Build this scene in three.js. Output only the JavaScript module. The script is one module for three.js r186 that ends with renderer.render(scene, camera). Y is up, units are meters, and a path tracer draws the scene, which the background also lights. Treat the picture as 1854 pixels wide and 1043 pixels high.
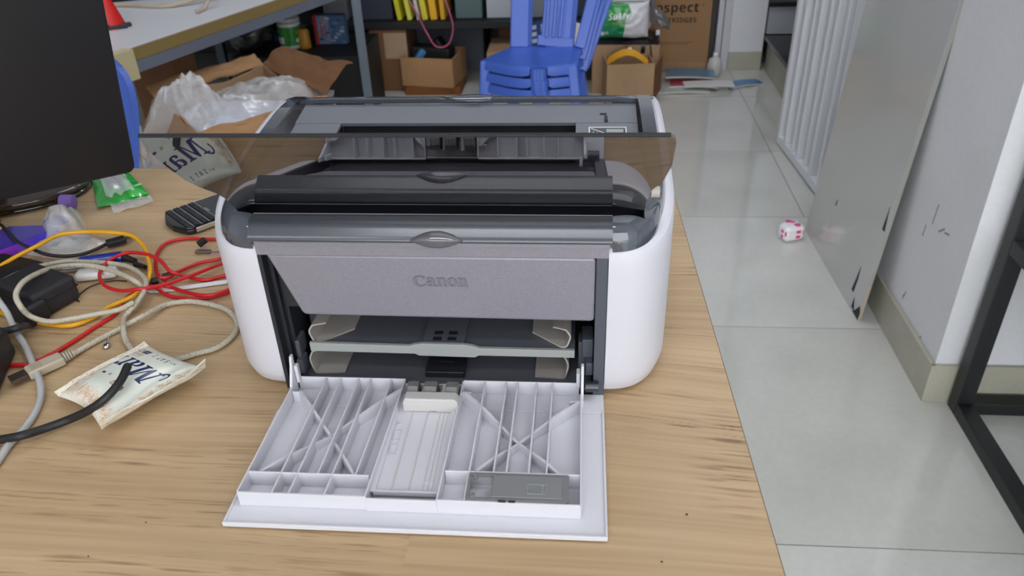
import * as THREE from 'three';
import { RoundedBoxGeometry } from 'three/addons/geometries/RoundedBoxGeometry.js';
import { mergeGeometries, mergeVertices, toCreasedNormals } from 'three/addons/utils/BufferGeometryUtils.js';
import { TextGeometry } from 'three/addons/geometries/TextGeometry.js';
import { FontLoader } from 'three/addons/loaders/FontLoader.js';
import { RectAreaLightUniformsLib } from 'three/addons/lights/RectAreaLightUniformsLib.js';

// ------------------------------------------------------------------ camera, sky, lights, exposure
const scene = new THREE.Scene();
const camera = new THREE.PerspectiveCamera(39.82, 1854 / 1043, 0.02, 60);
camera.position.set(0.109, 0.42, 0.502);
camera.up.set(-0.014, 0.847, -0.531);
camera.lookAt(0.109 - 0.082, 0.42 - 0.531, 0.502 - 0.844);
camera.focus = 0.72;
camera.userData.fStop = 12;

const renderer = new THREE.WebGLRenderer({ antialias: true });
renderer.toneMapping = THREE.LinearToneMapping;
renderer.toneMappingExposure = 0.88;
renderer.shadowMap.enabled = true;
renderer.shadowMap.type = THREE.PCFSoftShadowMap;
RectAreaLightUniformsLib.init();

const SKY = 5.2, LAMP = 17;
scene.background = new THREE.Color(0.93, 0.97, 1.0);
scene.backgroundIntensity = SKY;

// ------------------------------------------------------------------ helpers
let seed = 7;
const rnd = () => { seed = (seed * 1664525 + 1013904223) >>> 0; return seed / 4294967296; };
const rr = (a, b) => a + (b - a) * rnd();
const V = (x, y, z) => new THREE.Vector3(x, y, z);
const FLOOR = -0.75;

const usedNames = new Map();
function numbered(name) {
  const n = usedNames.get(name) ?? 0; usedNames.set(name, n + 1);
  return n ? name + '_' + String(n).padStart(3, '0') : name;
}
function shade(o) { o.traverse((m) => { if (m.isMesh) { m.castShadow = true; m.receiveShadow = true; } }); return o; }
function join(g) {
  if (!Array.isArray(g)) return g;
  const list = g.map((q) => {
    let r = q.index ? q.toNonIndexed() : q.clone();
    for (const k of Object.keys(r.attributes)) if (!['position', 'normal', 'uv'].includes(k)) r.deleteAttribute(k);
    if (!r.attributes.uv) r.setAttribute('uv', new THREE.BufferAttribute(new Float32Array(r.attributes.position.count * 2), 2));
    if (!r.attributes.normal) r.computeVertexNormals();
    return r;
  });
  return list.length === 1 ? list[0] : mergeGeometries(list);
}
// a thing: a Group at its base; parts are given in world coordinates and moved to the base
function thing(name, label, category, at, group) {
  const o = new THREE.Group(); o.name = numbered(name); o.position.set(...at);
  o.userData = { label, category }; if (group) o.userData.group = group;
  scene.add(o); return o;
}
function worldOffset(o) { const v = V(0, 0, 0); for (let p = o; p && p !== scene; p = p.parent) v.add(p.position); return v; }
function part(parent, name, g, m, label) {
  const geo = join(g).clone(); const w = worldOffset(parent);
  geo.translate(-w.x, -w.y, -w.z);
  const o = new THREE.Mesh(geo, m); o.name = name; if (label) o.userData.label = label;
  parent.add(shade(o)); return o;
}
function solo(name, label, category, g, m, group) {            // a thing that is one mesh
  const geo = join(g).clone(); geo.computeBoundingBox(); const b = geo.boundingBox;
  const c = [(b.min.x + b.max.x) / 2, b.min.y, (b.min.z + b.max.z) / 2];
  geo.translate(-c[0], -c[1], -c[2]);
  const o = new THREE.Mesh(geo, m); o.name = numbered(name); o.position.set(...c);
  o.userData = { label, category }; if (group) o.userData.group = group;
  scene.add(shade(o)); return o;
}
function struct(name, g, m) {
  const o = new THREE.Mesh(join(g), m); o.name = name; o.userData.kind = 'structure'; scene.add(shade(o)); return o;
}
// box uv in metres
function metricUV(g, s = 1) {
  const q = g.index ? g.toNonIndexed() : g; const p = q.attributes.position, n = q.attributes.normal, uv = new Float32Array(p.count * 2);
  for (let i = 0; i < p.count; i++) {
    const ax = Math.abs(n.getX(i)), ay = Math.abs(n.getY(i)), az = Math.abs(n.getZ(i));
    const [u, v] = ay >= ax && ay >= az ? [p.getX(i), -p.getZ(i)] : ax >= az ? [p.getZ(i), p.getY(i)] : [p.getX(i), p.getY(i)];
    uv[2 * i] = u * s; uv[2 * i + 1] = v * s;
  }
  q.setAttribute('uv', new THREE.BufferAttribute(uv, 2)); return q;
}
// box by extents, with a rounded edge r
function box(x0, x1, y0, y1, z0, z1, r = 0) {
  const w = x1 - x0, h = y1 - y0, d = z1 - z0;
  const g = r > 0 ? new RoundedBoxGeometry(w, h, d, 2, Math.min(r, w / 2.01, h / 2.01, d / 2.01)) : new THREE.BoxGeometry(w, h, d);
  g.translate((x0 + x1) / 2, (y0 + y1) / 2, (z0 + z1) / 2); return metricUV(g);
}
// bar between two points: width w (across), height h
function bar(a, b, w, h, up = V(0, 1, 0), r = 0) {
  const A = a.isVector3 ? a : V(...a), B = b.isVector3 ? b : V(...b), d = B.clone().sub(A), L = d.length();
  const g = r > 0 ? new RoundedBoxGeometry(L, h, w, 2, Math.min(r, h / 2.01, w / 2.01)) : new THREE.BoxGeometry(L, h, w);
  const x = d.normalize(), z = x.clone().cross(up).normalize(), y = z.clone().cross(x);
  g.applyMatrix4(new THREE.Matrix4().makeBasis(x, y, z).setPosition(A.clone().add(B).multiplyScalar(0.5)));
  return metricUV(g);
}
function cyl(a, b, r0, r1 = r0, seg = 20) {
  const A = a.isVector3 ? a : V(...a), B = b.isVector3 ? b : V(...b), d = B.clone().sub(A);
  const g = new THREE.CylinderGeometry(r1, r0, d.length(), seg);
  g.applyQuaternion(new THREE.Quaternion().setFromUnitVectors(V(0, 1, 0), d.clone().normalize()));
  const c = A.add(B).multiplyScalar(0.5); g.translate(c.x, c.y, c.z); return g;
}
function tube(pts, r, seg = 8, n = pts.length * 8, closed = false) {
  const c = new THREE.CatmullRomCurve3(pts.map((p) => p.isVector3 ? p : V(...p)), closed, 'centripetal');
  const g = new THREE.TubeGeometry(c, n, r, seg, closed);
  if (closed) return g;
  const caps = [0, 1].map((t) => { const s = new THREE.SphereGeometry(r, seg, 6); const p = c.getPoint(t); s.translate(p.x, p.y, p.z); return s; });
  return join([g, ...caps]);
}
// outline (list of [u,v]) extruded along w by depth, axes given as vectors
function prism(outline, depth, o, u, v, opt = {}) {
  const s = new THREE.Shape(outline.map(([a, b]) => new THREE.Vector2(a, b)));
  for (const h of opt.holes ?? []) s.holes.push(new THREE.Path(h.map(([a, b]) => new THREE.Vector2(a, b))));
  const bv = opt.bevel ?? 0;
  const g = new THREE.ExtrudeGeometry(s, { depth: depth - 2 * bv, bevelEnabled: bv > 0, bevelThickness: bv, bevelSize: bv, bevelOffset: -bv, bevelSegments: 2, curveSegments: 12 });
  if (bv) g.translate(0, 0, bv);
  const U = V(...u), W = U.clone().cross(V(...v)).normalize();
  g.applyMatrix4(new THREE.Matrix4().makeBasis(U, V(...v), W).setPosition(V(...o)));
  return opt.keepUV ? g : metricUV(g);
}
// surface from a function f(u,v) -> [x,y,z]
function sheet(f, nu, nv, smooth = true) {
  const pos = [], uv = [], idx = [];
  for (let j = 0; j <= nv; j++) for (let i = 0; i <= nu; i++) { pos.push(...f(i / nu, j / nv)); uv.push(i / nu, j / nv); }
  for (let j = 0; j < nv; j++) for (let i = 0; i < nu; i++) { const a = j * (nu + 1) + i, b = a + 1, c = a + nu + 1, d = c + 1; idx.push(a, b, d, a, d, c); }
  const g = new THREE.BufferGeometry(); g.setAttribute('position', new THREE.Float32BufferAttribute(pos, 3)); g.setAttribute('uv', new THREE.Float32BufferAttribute(uv, 2)); g.setIndex(idx);
  g.computeVertexNormals(); return g;
}
// a closed thin shell: the sheet and its copy pushed back along the normal, with a rim
function shell(f, nu, nv, t) {
  const a = sheet(f, nu, nv), p = a.attributes.position, n = a.attributes.normal, N = p.count, pos = [...p.array], uv = [...a.attributes.uv.array], idx = [...a.index.array];
  for (let i = 0; i < N; i++) { pos.push(p.getX(i) - n.getX(i) * t, p.getY(i) - n.getY(i) * t, p.getZ(i) - n.getZ(i) * t); uv.push(a.attributes.uv.getX(i), a.attributes.uv.getY(i)); }
  const m = a.index.count; for (let i = 0; i < m; i += 3) idx.push(N + a.index.getX(i), N + a.index.getX(i + 2), N + a.index.getX(i + 1));
  const ring = []; const w = nu + 1;
  for (let i = 0; i < nu; i++) ring.push(i); for (let j = 0; j < nv; j++) ring.push(j * w + nu); for (let i = nu; i > 0; i--) ring.push(nv * w + i); for (let j = nv; j > 0; j--) ring.push(j * w);
  for (let k = 0; k < ring.length; k++) { const A = ring[k], B = ring[(k + 1) % ring.length]; idx.push(A, N + A, B, B, N + A, N + B); }
  const g = new THREE.BufferGeometry(); g.setAttribute('position', new THREE.Float32BufferAttribute(pos, 3)); g.setAttribute('uv', new THREE.Float32BufferAttribute(uv, 2)); g.setIndex(idx);
  g.scale(2000, 2000, 2000); const c = toCreasedNormals(g, 0.7); c.scale(0.0005, 0.0005, 0.0005); return c;   // (it welds vertices on a coarse grid)
}
function lathe(pts, at, seg = 32) { const g = new THREE.LatheGeometry(pts.map(([r, y]) => new THREE.Vector2(r, y)), seg); g.translate(...at); return g; }
const clamp = (x, a = 0, b = 1) => Math.min(b, Math.max(a, x));
const lerp = (a, b, t) => a + (b - a) * t;
function interp(table) { return (x) => { if (x <= table[0][0]) return table[0][1]; for (let i = 1; i < table.length; i++) if (x <= table[i][0]) { const [a, b] = table[i - 1], [c, d] = table[i]; return b + (d - b) * (x - a) / (c - a); } return table.at(-1)[1]; }; }
function smoothTable(table) { const f = interp(table); return (x) => { let s = 0; for (let k = -3; k <= 3; k++) s += f(x + k * 0.003); return s / 7; }; }

// ------------------------------------------------------------------ noise and textures
function hash(x, y, s) { let h = (x * 374761393 + y * 668265263 + s * 1442695041) | 0; h = Math.imul(h ^ (h >>> 13), 1274126177); return ((h ^ (h >>> 16)) >>> 0) / 4294967296; }
function vnoise(x, y, s, px = 1e9, py = 1e9) {
  const xi = Math.floor(x), yi = Math.floor(y), fx = x - xi, fy = y - yi, u = fx * fx * (3 - 2 * fx), v = fy * fy * (3 - 2 * fy), m = (a, b) => ((a % b) + b) % b;
  const A = hash(m(xi, px), m(yi, py), s), B = hash(m(xi + 1, px), m(yi, py), s), C = hash(m(xi, px), m(yi + 1, py), s), D = hash(m(xi + 1, px), m(yi + 1, py), s);
  return (A + (B - A) * u) + ((C + (D - C) * u) - (A + (B - A) * u)) * v;
}
function dataTex(w, h, f, srgb = true, repeat = true) {
  const d = new Uint8Array(w * h * 4);
  for (let y = 0; y < h; y++) for (let x = 0; x < w; x++) { const c = f(x / w, y / h), o = (y * w + x) * 4; for (let k = 0; k < 3; k++) d[o + k] = clamp(Math.round(c[k]), 0, 255); d[o + 3] = 255; }
  const t = new THREE.DataTexture(d, w, h); t.magFilter = THREE.LinearFilter; t.minFilter = THREE.LinearMipmapLinearFilter; t.generateMipmaps = true;
  if (repeat) t.wrapS = t.wrapT = THREE.RepeatWrapping; if (srgb) t.colorSpace = THREE.SRGBColorSpace; t.needsUpdate = true; return t;
}
function canvasTex(w, h, draw) {
  const c = document.createElement('canvas'); c.width = w; c.height = h; draw(c.getContext('2d'), w, h);
  const t = new THREE.CanvasTexture(c); t.colorSpace = THREE.SRGBColorSpace; t.anisotropy = 8; return t;
}
const hex = (h) => [(h >> 16) & 255, (h >> 8) & 255, h & 255];

// oak laminate: the texture covers 1.8 m along the grain by 1.2 m across it
const woodTex = dataTex(2048, 1536, (u, v) => {
  const x = u * 1.8, z = v * 1.2;
  const warp = (vnoise(x * 2.5, z * 5, 3, 4.5, 6) - 0.5) * 0.10 + (vnoise(x * 7, z * 14, 5) - 0.5) * 0.018;
  const zz = z + warp * 0.35 + 0.02 * x;
  const broad = vnoise(x * 1.2, zz * 16, 11), ring = 0.5 + 0.5 * Math.sin((zz * 95 + warp * 60) + 3 * vnoise(x * 1.7, zz * 9, 13));
  const fine = vnoise(x * 9, zz * 520, 17), pores = vnoise(x * 26, zz * 900, 19), mid = vnoise(x * 3.2, zz * 130, 23);
  let t = 0.30 * broad + 0.08 * ring + 0.32 * fine + 0.22 * mid;
  let c = [lerp(168, 208, t / 0.85), lerp(139, 179, t / 0.85), lerp(103, 140, t / 0.85)];
  const p = clamp((pores - 0.72) * 3.6) * clamp((vnoise(x * 4, zz * 40, 29) - 0.35) * 2.2);
  c = c.map((q, i) => q - p * [66, 64, 56][i]);
  // worn, stained patch of darker grain near the right edge of the board
  const px = x - 0.222, pz = z - 1.135, near = Math.exp(-(px * px) / 0.0004 - (pz * pz) / 0.0022);
  const st = clamp(near * 1.4) * clamp((vnoise(x * 40, zz * 620, 31) - 0.5) * 3);
  return c.map((q, i) => q - st * [42, 42, 38][i]);
});
const plasticBump = dataTex(256, 256, (u, v) => { const n = vnoise(u * 128, v * 128, 41, 128, 128) * 0.6 + vnoise(u * 64, v * 64, 43, 64, 64) * 0.4; return [n * 255, n * 255, n * 255]; }, false);
const metalFleck = dataTex(256, 256, (u, v) => { const n = hash(Math.floor(u * 256), Math.floor(v * 256), 47), m = vnoise(u * 90, v * 90, 51, 90, 90); const k = 0.93 + 0.10 * n + 0.05 * m - 0.04; return [255 * k * 0.95, 255 * k * 0.95, 255 * k * 0.95]; }, true);
const tileTex = dataTex(512, 512, (u, v) => { const n = vnoise(u * 6, v * 6, 61, 6, 6), f = hash(Math.floor(u * 512), Math.floor(v * 512), 63), s = vnoise(u * 60, v * 60, 65, 60, 60); const k = 0.93 + 0.045 * n + 0.02 * (f - 0.5) + 0.02 * s; return [219 * k, 219 * k, 213 * k]; });
const plasterTex = dataTex(512, 512, (u, v) => { const n = vnoise(u * 8, v * 8, 71, 8, 8), f = vnoise(u * 120, v * 120, 73, 120, 120); const k = 0.955 + 0.03 * n + 0.015 * f; return [228 * k, 229 * k, 232 * k]; });
const cardTex = dataTex(512, 512, (u, v) => { const n = vnoise(u * 5, v * 5, 81, 5, 5), f = vnoise(u * 180, v * 22, 83, 180, 22), h = hash(Math.floor(u * 512), Math.floor(v * 512), 85); const k = 0.88 + 0.09 * n + 0.05 * f + 0.03 * h; return [175 * k, 141 * k, 107 * k]; });
const dirtTex = dataTex(256, 256, (u, v) => { const n = clamp((vnoise(u * 40, v * 9, 91, 40, 9) - 0.62) * 4) * vnoise(u * 90, v * 60, 93, 90, 60); const k = 1 - 0.42 * n; return [190 * k, 182 * k, 163 * k]; });

function mat(color, roughness = 0.5, o = {}) { return new THREE.MeshPhysicalMaterial({ color, roughness, ...o }); }
function withRepeat(t, sx, sy) { const c = t.clone(); c.repeat.set(sx, sy); c.needsUpdate = true; return c; }
const bump = (s, k = 0.00006) => ({ bumpMap: withRepeat(plasticBump, s, s), bumpScale: k });
const M = {
  wood: mat(0xffffff, 0.42, { map: withRepeat(woodTex, 1 / 1.8, 1 / 1.2), clearcoat: 0.12, clearcoatRoughness: 0.35 }),
  woodEdge: mat(0x7d6a55, 0.6),
  white: mat(0xcdccd4, 0.42, bump(18, 0.00003)),
  gloss: mat(0x464b54, 0.12, { clearcoat: 1, clearcoatRoughness: 0.03 }),
  roll: mat(0x30343c, 0.34, { clearcoat: 1, clearcoatRoughness: 0.2, ...bump(14, 0.00005) }),
  lilac: mat(0x96949f, 0.42, { map: withRepeat(metalFleck, 12, 12), metalness: 0.25, ...bump(30, 0.00004) }),
  plate: mat(0x7a7e86, 0.45, { map: withRepeat(metalFleck, 12, 12), metalness: 0.15 }),
  frame: mat(0x4c5059, 0.45, bump(40, 0.00005)),
  frameDark: mat(0x23252b, 0.5),  // darker frame tone; stands for recess shade on the inner walls
  inner: mat(0x5e6068, 0.45, bump(40, 0.00005)),
  innerBlack: mat(0x17181b, 0.5),
  guide: mat(0xaaa39d, 0.42),
  barGrey: mat(0x9b9d9b, 0.4),
  tray: mat(0xd6d5db, 0.4, bump(20, 0.00003)),
  stop: mat(0xc9c5c2, 0.42),
  knob: mat(0x6c6b6a, 0.45),
  cover: mat(0x7c7d7e, 0.34, { clearcoat: 0.3, clearcoatRoughness: 0.2 }),
  darkMetal: mat(0x4a4c50, 0.3, { metalness: 0.7 }),
  chrome: mat(0xc8c8c8, 0.2, { metalness: 1 }),
  black: mat(0x141416, 0.5, bump(30, 0.00008)),
  blackRub: mat(0x19191b, 0.6),
  blackSteel: mat(0x1d1e20, 0.42, bump(20, 0.00006)),
  card: mat(0xffffff, 0.85, { map: withRepeat(cardTex, 2, 2) }),
  cardDark: mat(0xb59c86, 0.85, { map: withRepeat(cardTex, 2, 2) }),
  cardLight: mat(0xfff0dd, 0.85, { map: withRepeat(cardTex, 2, 2) }),
  tile: mat(0xffffff, 0.05, { map: withRepeat(tileTex, 1.6, 1.6), ior: 1.75 }),
  grout: mat(0x8d8c86, 0.8),
  base: mat(0xd9d6c8, 0.2, { map: withRepeat(tileTex, 3, 3) }),
  plaster: mat(0xffffff, 0.75, { map: withRepeat(plasterTex, 1, 1) }),
  clear: mat(0xffffff, 0.05, { transmission: 1, thickness: 0, ior: 1.4 }),
  film: mat(0xffffff, 0.22, { transmission: 0.8, thickness: 0, ior: 1.5, side: THREE.DoubleSide }),
};

// ------------------------------------------------------------------ the room
{
  const floor = struct('floor', metricUV(new THREE.BoxGeometry(6.4, 0.1, 8.4).translate(-0.3, FLOOR - 0.0512, -0.9)), M.grout);
  const zs = [3.2, 2.54, 1.87, 1.19, 0.19, -0.501, -1.189, -1.8, -2.34, -2.96, -3.58, -4.2, -4.85], xs = [-3.4, -2.7, -2.0, -1.3, -0.6, 0.12, 0.818, 1.5, 2.2, 2.8];
  const variants = [0xffffff, 0xf8f8f6, 0xfbfcfa].map((c) => { const m = M.tile.clone(); m.color = new THREE.Color(c); return m; });
  for (let j = 0; j + 1 < zs.length; j++) for (let i = 0; i + 1 < xs.length; i++) {
    const edge = (k) => (k === 6 && zs[j] > -1.7 ? 0.936 : xs[k]);
    const g = box(edge(i) + 0.0015, edge(i + 1) - 0.0015, FLOOR - 0.012, FLOOR, zs[j + 1] + 0.0015, zs[j] - 0.0015);
    const o = new THREE.Mesh(g, variants[Math.floor(rnd() * 3)]); o.name = 'tile'; o.receiveShadow = true; floor.add(o);
  }
}
const TOP = 2.25;
struct('ceiling', box(-3.4, 2.7, TOP, TOP + 0.12, -4.9, 3.2), M.plaster);
struct('wall_left', box(-3.4, -3.2, FLOOR - 0.05, TOP, -4.9, 3.2), M.plaster);
struct('wall_back', box(-3.2, 0.80, FLOOR - 0.05, TOP, -3.95, -3.75), M.plaster);
struct('wall_pillar', box(0.877, 2.5, FLOOR - 0.05, TOP, -1.86, -0.922), M.plaster);
{ // scuffs on the side of the pillar wall
  const w = scene.getObjectByName('wall_pillar');
  const smear = mat(0x8e8f95, 0.8);
  for (const [y, z, l, a] of [[-0.385, -1.10, 0.05, 0.1], [-0.40, -1.055, 0.03, 0.9], [-0.395, -1.03, 0.022, 1.3], [-0.44, -1.13, 0.03, 0.1], [-0.665, -1.105, 0.012, 0.4], [-0.655, -1.015, 0.02, 0.2], [-0.66, -1.03, 0.012, 0.6], [-0.615, -1.14, 0.02, 0.3], [-0.625, -1.145, 0.014, 0.1]]) {
    const g = bar([0.8768, y - l / 2 * Math.cos(a), z - l / 2 * Math.sin(a)], [0.8768, y + l / 2 * Math.cos(a), z + l / 2 * Math.sin(a)], 0.0006, 0.004, V(0, 0, 1));
    const o = new THREE.Mesh(g, smear); o.name = 'scuff_mark'; w.add(shade(o));
  }
}
struct('baseboard_pillar_side', [box(0.867, 0.8765, FLOOR, FLOOR + 0.098, -1.86, -0.9125, 0.001)], M.base);
struct('baseboard_pillar_front', [box(0.8675, 2.5, FLOOR, FLOOR + 0.098, -0.9215, -0.912, 0.001)], M.base);
struct('wall_stair', box(0.805, 0.962, FLOOR - 0.05, TOP, -3.5, -3.352), M.plaster);
struct('wall_stair_side', box(0.80, 0.94, FLOOR - 0.05, TOP, -4.6, -3.5), M.plaster);
struct('baseboard_stair', box(0.806, 0.961, FLOOR, FLOOR + 0.085, -3.3515, -3.342, 0.001), M.base);
struct('trim_1', [box(0.742, 0.766, FLOOR, TOP, -3.42, -3.345), box(0.771, 0.804, FLOOR, TOP, -3.45, -3.35, 0.002)], M.white);
struct('wall_right', box(2.5, 2.7, FLOOR - 0.05, TOP, -4.9, 3.2), M.plaster);
{ // unseen stair-well wall; window placed for bright strips mirrored in the floor
  const z0 = -4.72, z1 = -4.6;
  struct('wall_stairwell', [box(0.80, 1.27, FLOOR - 0.05, TOP, z0, z1), box(1.46, 2.5, FLOOR - 0.05, TOP, z0, z1), box(1.27, 1.46, FLOOR - 0.05, 0.10, z0, z1), box(1.27, 1.46, 1.86, TOP, z0, z1)], M.plaster);
  struct('unseen_window_1', [box(1.27, 1.46, 0.99, 1.09, z0, z1 + 0.004), box(1.27, 1.46, 1.36, 1.375, z0, z1 + 0.004), box(1.27, 1.285, 0.1, 1.86, z0, z1 + 0.004), box(1.445, 1.46, 0.1, 1.86, z0, z1 + 0.004)], M.white);
  struct('unseen_window_2', [box(1.286, 1.444, 0.1, 0.989, -4.66, -4.658), box(1.286, 1.444, 1.0905, 1.359, -4.66, -4.658), box(1.286, 1.444, 1.3755, 1.86, -4.66, -4.658)], mat(0xb8bec2, 1, { transmission: 0.6, thickness: 0 }));  // frosted panes that soften the mirrored strips
}
{ // unseen front wall behind the camera, its opening placed to let in daylight
  struct('wall_front', [box(-3.2, -1.0, FLOOR - 0.05, TOP, 3.0, 3.2), box(2.4, 2.5, FLOOR - 0.05, TOP, 3.0, 3.2), box(-1.0, 2.4, 2.0, TOP, 3.0, 3.2)], M.plaster);
  struct('pavement', box(-12, 12, FLOOR - 0.12, FLOOR - 0.02, 3.2, 16), mat(0xb5b2aa, 0.9));
}
// out-of-view ceiling battens, placed to light printer, desk and back: glowing strip plus light
[[-1.3, 2.1], [-0.12, 1.35], [1.25, 0.1], [-0.55, -1.7], [0.55, -2.1]].forEach(([x, z], i) => {
  const words = ['nearest the front opening at the left, set to glint on the printer', 'just behind the camera position, set to glint on the printer', 'above the steel rack, set to light the desk', 'over the cardboard boxes', 'over the stacked chairs'][i];
  const t = thing('unseen_ceiling_light', 'unseen slim white batten light on the ceiling ' + words, 'ceiling light', [x, TOP, z], 'unseen ceiling battens');
  part(t, 'housing', box(x - 0.6, x + 0.6, TOP - 0.04, TOP, z - 0.05, z + 0.05, 0.004), M.white);
  part(t, 'diffuser', box(x - 0.58, x + 0.58, TOP - 0.052, TOP - 0.0405, z - 0.045, z + 0.045, 0.003), mat(0xffffff, 0.5, { emissive: 0xf4f7ff, emissiveIntensity: 10 }));
  const l = new THREE.RectAreaLight(0xf4f7ff, LAMP, 1.16, 0.14); l.position.set(0, -0.056, 0); l.rotation.x = -Math.PI / 2; t.add(l);
});
{ // staircase: a landing step and steps climbing away behind the white gate
  const t = thing('staircase', 'grey painted stairs with black stone treads behind the white gate', 'stairs', [1.6, FLOOR, -3.0]);
  const riser = mat(0xa9adb3, 0.5), stone = mat(0x24262b, 0.22);
  part(t, 'riser', box(0.982, 2.45, FLOOR, -0.606, -3.34, -1.87), mat(0xffffff, 0.22, { map: withRepeat(tileTex, 2, 2), color: 0xc9c6ba }));
  part(t, 'tread', box(0.964, 2.45, -0.606, -0.586, -3.34, -1.87, 0.004), stone);
  let y = -0.586, z = -3.36;
  for (let k = 0; k < 4; k++) {
    part(t, 'riser', box(0.972, 2.45, y + 0.0004, y + 0.125, -4.58, z), riser);
    part(t, 'tread', box(0.9635, 2.45, y + 0.1252, y + 0.147, -4.58, z + 0.015, 0.004), stone);
    y += 0.147; z -= 0.26;
  }
}
{ // gate of white bars standing on the floor
  const t = thing('metal_gate', 'white painted metal gate of upright bars standing at the foot of the stairs', 'gate', [0.9, FLOOR, -2.1]);
  const m = mat(0xe9ecf1, 0.34), a = V(0.868, 0, -2.42), d = V(0.918, 0, -1.75).sub(a), at = (s, y, o = 0) => V(a.x + d.x * s + o, y, a.z + d.z * s);
  part(t, 'bottom_rail', bar(at(0, FLOOR + 0.022), at(1, FLOOR + 0.022), 0.03, 0.03), m);
  part(t, 'top_rail', bar(at(0, 1.0), at(1, 1.0), 0.03, 0.03), m);
  part(t, 'frame_post', bar(at(0.02, FLOOR + 0.037), at(0.02, 0.985), 0.03, 0.03, V(0, 0, 1)), m);
  for (let k = 1; k < 10; k++) { const s = 0.03 + k * 0.105; part(t, 'upright_bar', bar(at(s, FLOOR + 0.037), at(s, 0.985), 0.020 + 0.010 * (k % 2), 0.022, V(0, 0, 1), 0.003), m); }
}
{ // grey board leaning against the pillar wall
  const t = thing('leaning_board', 'grey glossy board with torn black corner leaning on the wall', 'board', [0.82, FLOOR, -1.47]);
  const p00 = V(0.80, FLOOR, -1.71), p10 = V(0.817, FLOOR, -1.227), p01 = V(0.858, 0.09, -1.722), p11 = V(0.862, 0.09, -1.236);
  const u = p10.clone().sub(p00), v = p01.clone().sub(p00), n = u.clone().cross(v).normalize();   // towards +x or -x
  if (n.x > 0) n.negate();
  const quad = (a, b, c, d, k) => sheet((s, r) => { const p = a.clone().lerp(b, s).lerp(d.clone().lerp(c, s), r).addScaledVector(n, k); return [p.x, p.y, p.z]; }, 1, 1);
  const slab = (k0, k1) => { const L = u.length(), H = v.length(), g = new THREE.BoxGeometry(L, H, k1 - k0); const U = u.clone().normalize(), W = v.clone().addScaledVector(U, -v.dot(U)).normalize(), N = U.clone().cross(W), s = Math.sign(N.dot(n)); g.applyMatrix4(new THREE.Matrix4().makeBasis(U, W, N).setPosition(p00.clone().addScaledVector(u, 0.5).addScaledVector(W, H / 2).addScaledVector(N, s * (k0 + k1) / 2))); return metricUV(g); };
  const face = mat(0xc4c4c0, 0.16, { clearcoat: 0.6, clearcoatRoughness: 0.08 });
  part(t, 'panel', slab(-0.0106, -0.0006), mat(0xa2a29c, 0.6));
  { const c = p10.clone().addScaledVector(n, -0.0055).addScaledVector(u.clone().normalize(), 0.0006), e = c.clone().addScaledVector(v, 0.52); part(t, 'edge_strip', bar(c.clone().addScaledVector(v, 0.004), e, 0.0012, 0.0098, n.clone()), mat(0xb3a596, 0.6), 'bare beige edge'); }
  part(t, 'face', slab(-0.0005, 0.0), face, 'glossy grey face');
  const tornAt = (s, h, w, l, lean) => { const c = p00.clone().addScaledVector(u, s).addScaledVector(v, h).addScaledVector(n, 0.0004), U = u.clone().normalize(), W = v.clone().normalize(); return prism([[-w / 2, 0], [w / 2, 0], [w * 0.3 + lean, l * 0.6], [lean, l], [-w * 0.2 + lean * 0.5, l * 0.5]], 0.0006, [c.x, c.y, c.z], [U.x, U.y, U.z], [W.x, W.y, W.z]); };
  for (const q of [[0.86, 0.055, 0.014, 0.075, 0.006], [0.97, 0.006, 0.04, 0.035, 0.01], [0.92, 0.012, 0.02, 0.03, -0.008], [0.985, 0.30, 0.014, 0.06, -0.004], [0.35, 0.2, 0.005, 0.02, 0.004]]) part(t, 'torn_patch', tornAt(...q), mat(0x20242c, 0.6));
}
{ // black steel shelving frame at the right
  const t = thing('steel_rack', 'black square-tube steel shelving frame standing before the white wall', 'shelf frame', [1.3, FLOOR, -0.4]);
  const s = 0.034, x0 = 0.919, x1 = 1.85, z0 = -0.905, z1 = 0.35;
  for (const [x, z] of [[x0, z0], [x1, z0], [x0, z1], [x1, z1]]) part(t, 'post', box(x, x + s, FLOOR, 1.2, z, z + s, 0.002), M.blackSteel);
  for (const y of [FLOOR, -0.352, 0.35]) {
    for (const x of [x0, x1]) part(t, 'side_rail', box(x, x + s, y, y + 0.03, z0 + s + 0.0005, z1 - 0.0005, 0.002), M.blackSteel);
    for (const z of [z0, z1]) part(t, 'cross_rail', box(x0 + s + 0.0005, x1 - 0.0005, y, y + 0.03, z, z + s, 0.002), M.blackSteel);
  }
  part(t, 'shelf_board', box(x0 + s + 0.01, x1 - 0.01, -0.321, -0.309, z0 + 0.005, z1 + s - 0.005), M.blackSteel);
}
{ // little pink and white block on the floor
  const t = thing('toy_block', 'small white rounded block with pink squares lying on the floor tiles', 'block', [0.744, FLOOR, -1.66]);
  const tx = canvasTex(256, 256, (c, w, h) => { c.fillStyle = '#f3f1f4'; c.fillRect(0, 0, w, h); c.fillStyle = '#e8337f'; c.fillRect(130, 50, 62, 58); c.fillRect(130, 150, 62, 58); c.fillRect(226, 60, 30, 90); });
  const b = new RoundedBoxGeometry(0.068, 0.05, 0.052, 4, 0.016); b.rotateY(0.35); b.translate(0.744, FLOOR + 0.0252, -1.66); part(t, 'body', b, mat(0xffffff, 0.4, { map: tx }));
  for (const [x, z] of [[0.735, -1.672], [0.757, -1.65]]) { const k = new THREE.SphereGeometry(0.009, 16, 10); k.scale(1, 0.5, 0.8); k.translate(x, FLOOR + 0.0515, z); part(t, 'knob', k, mat(0xd04a8e, 0.4)); }
}
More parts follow.
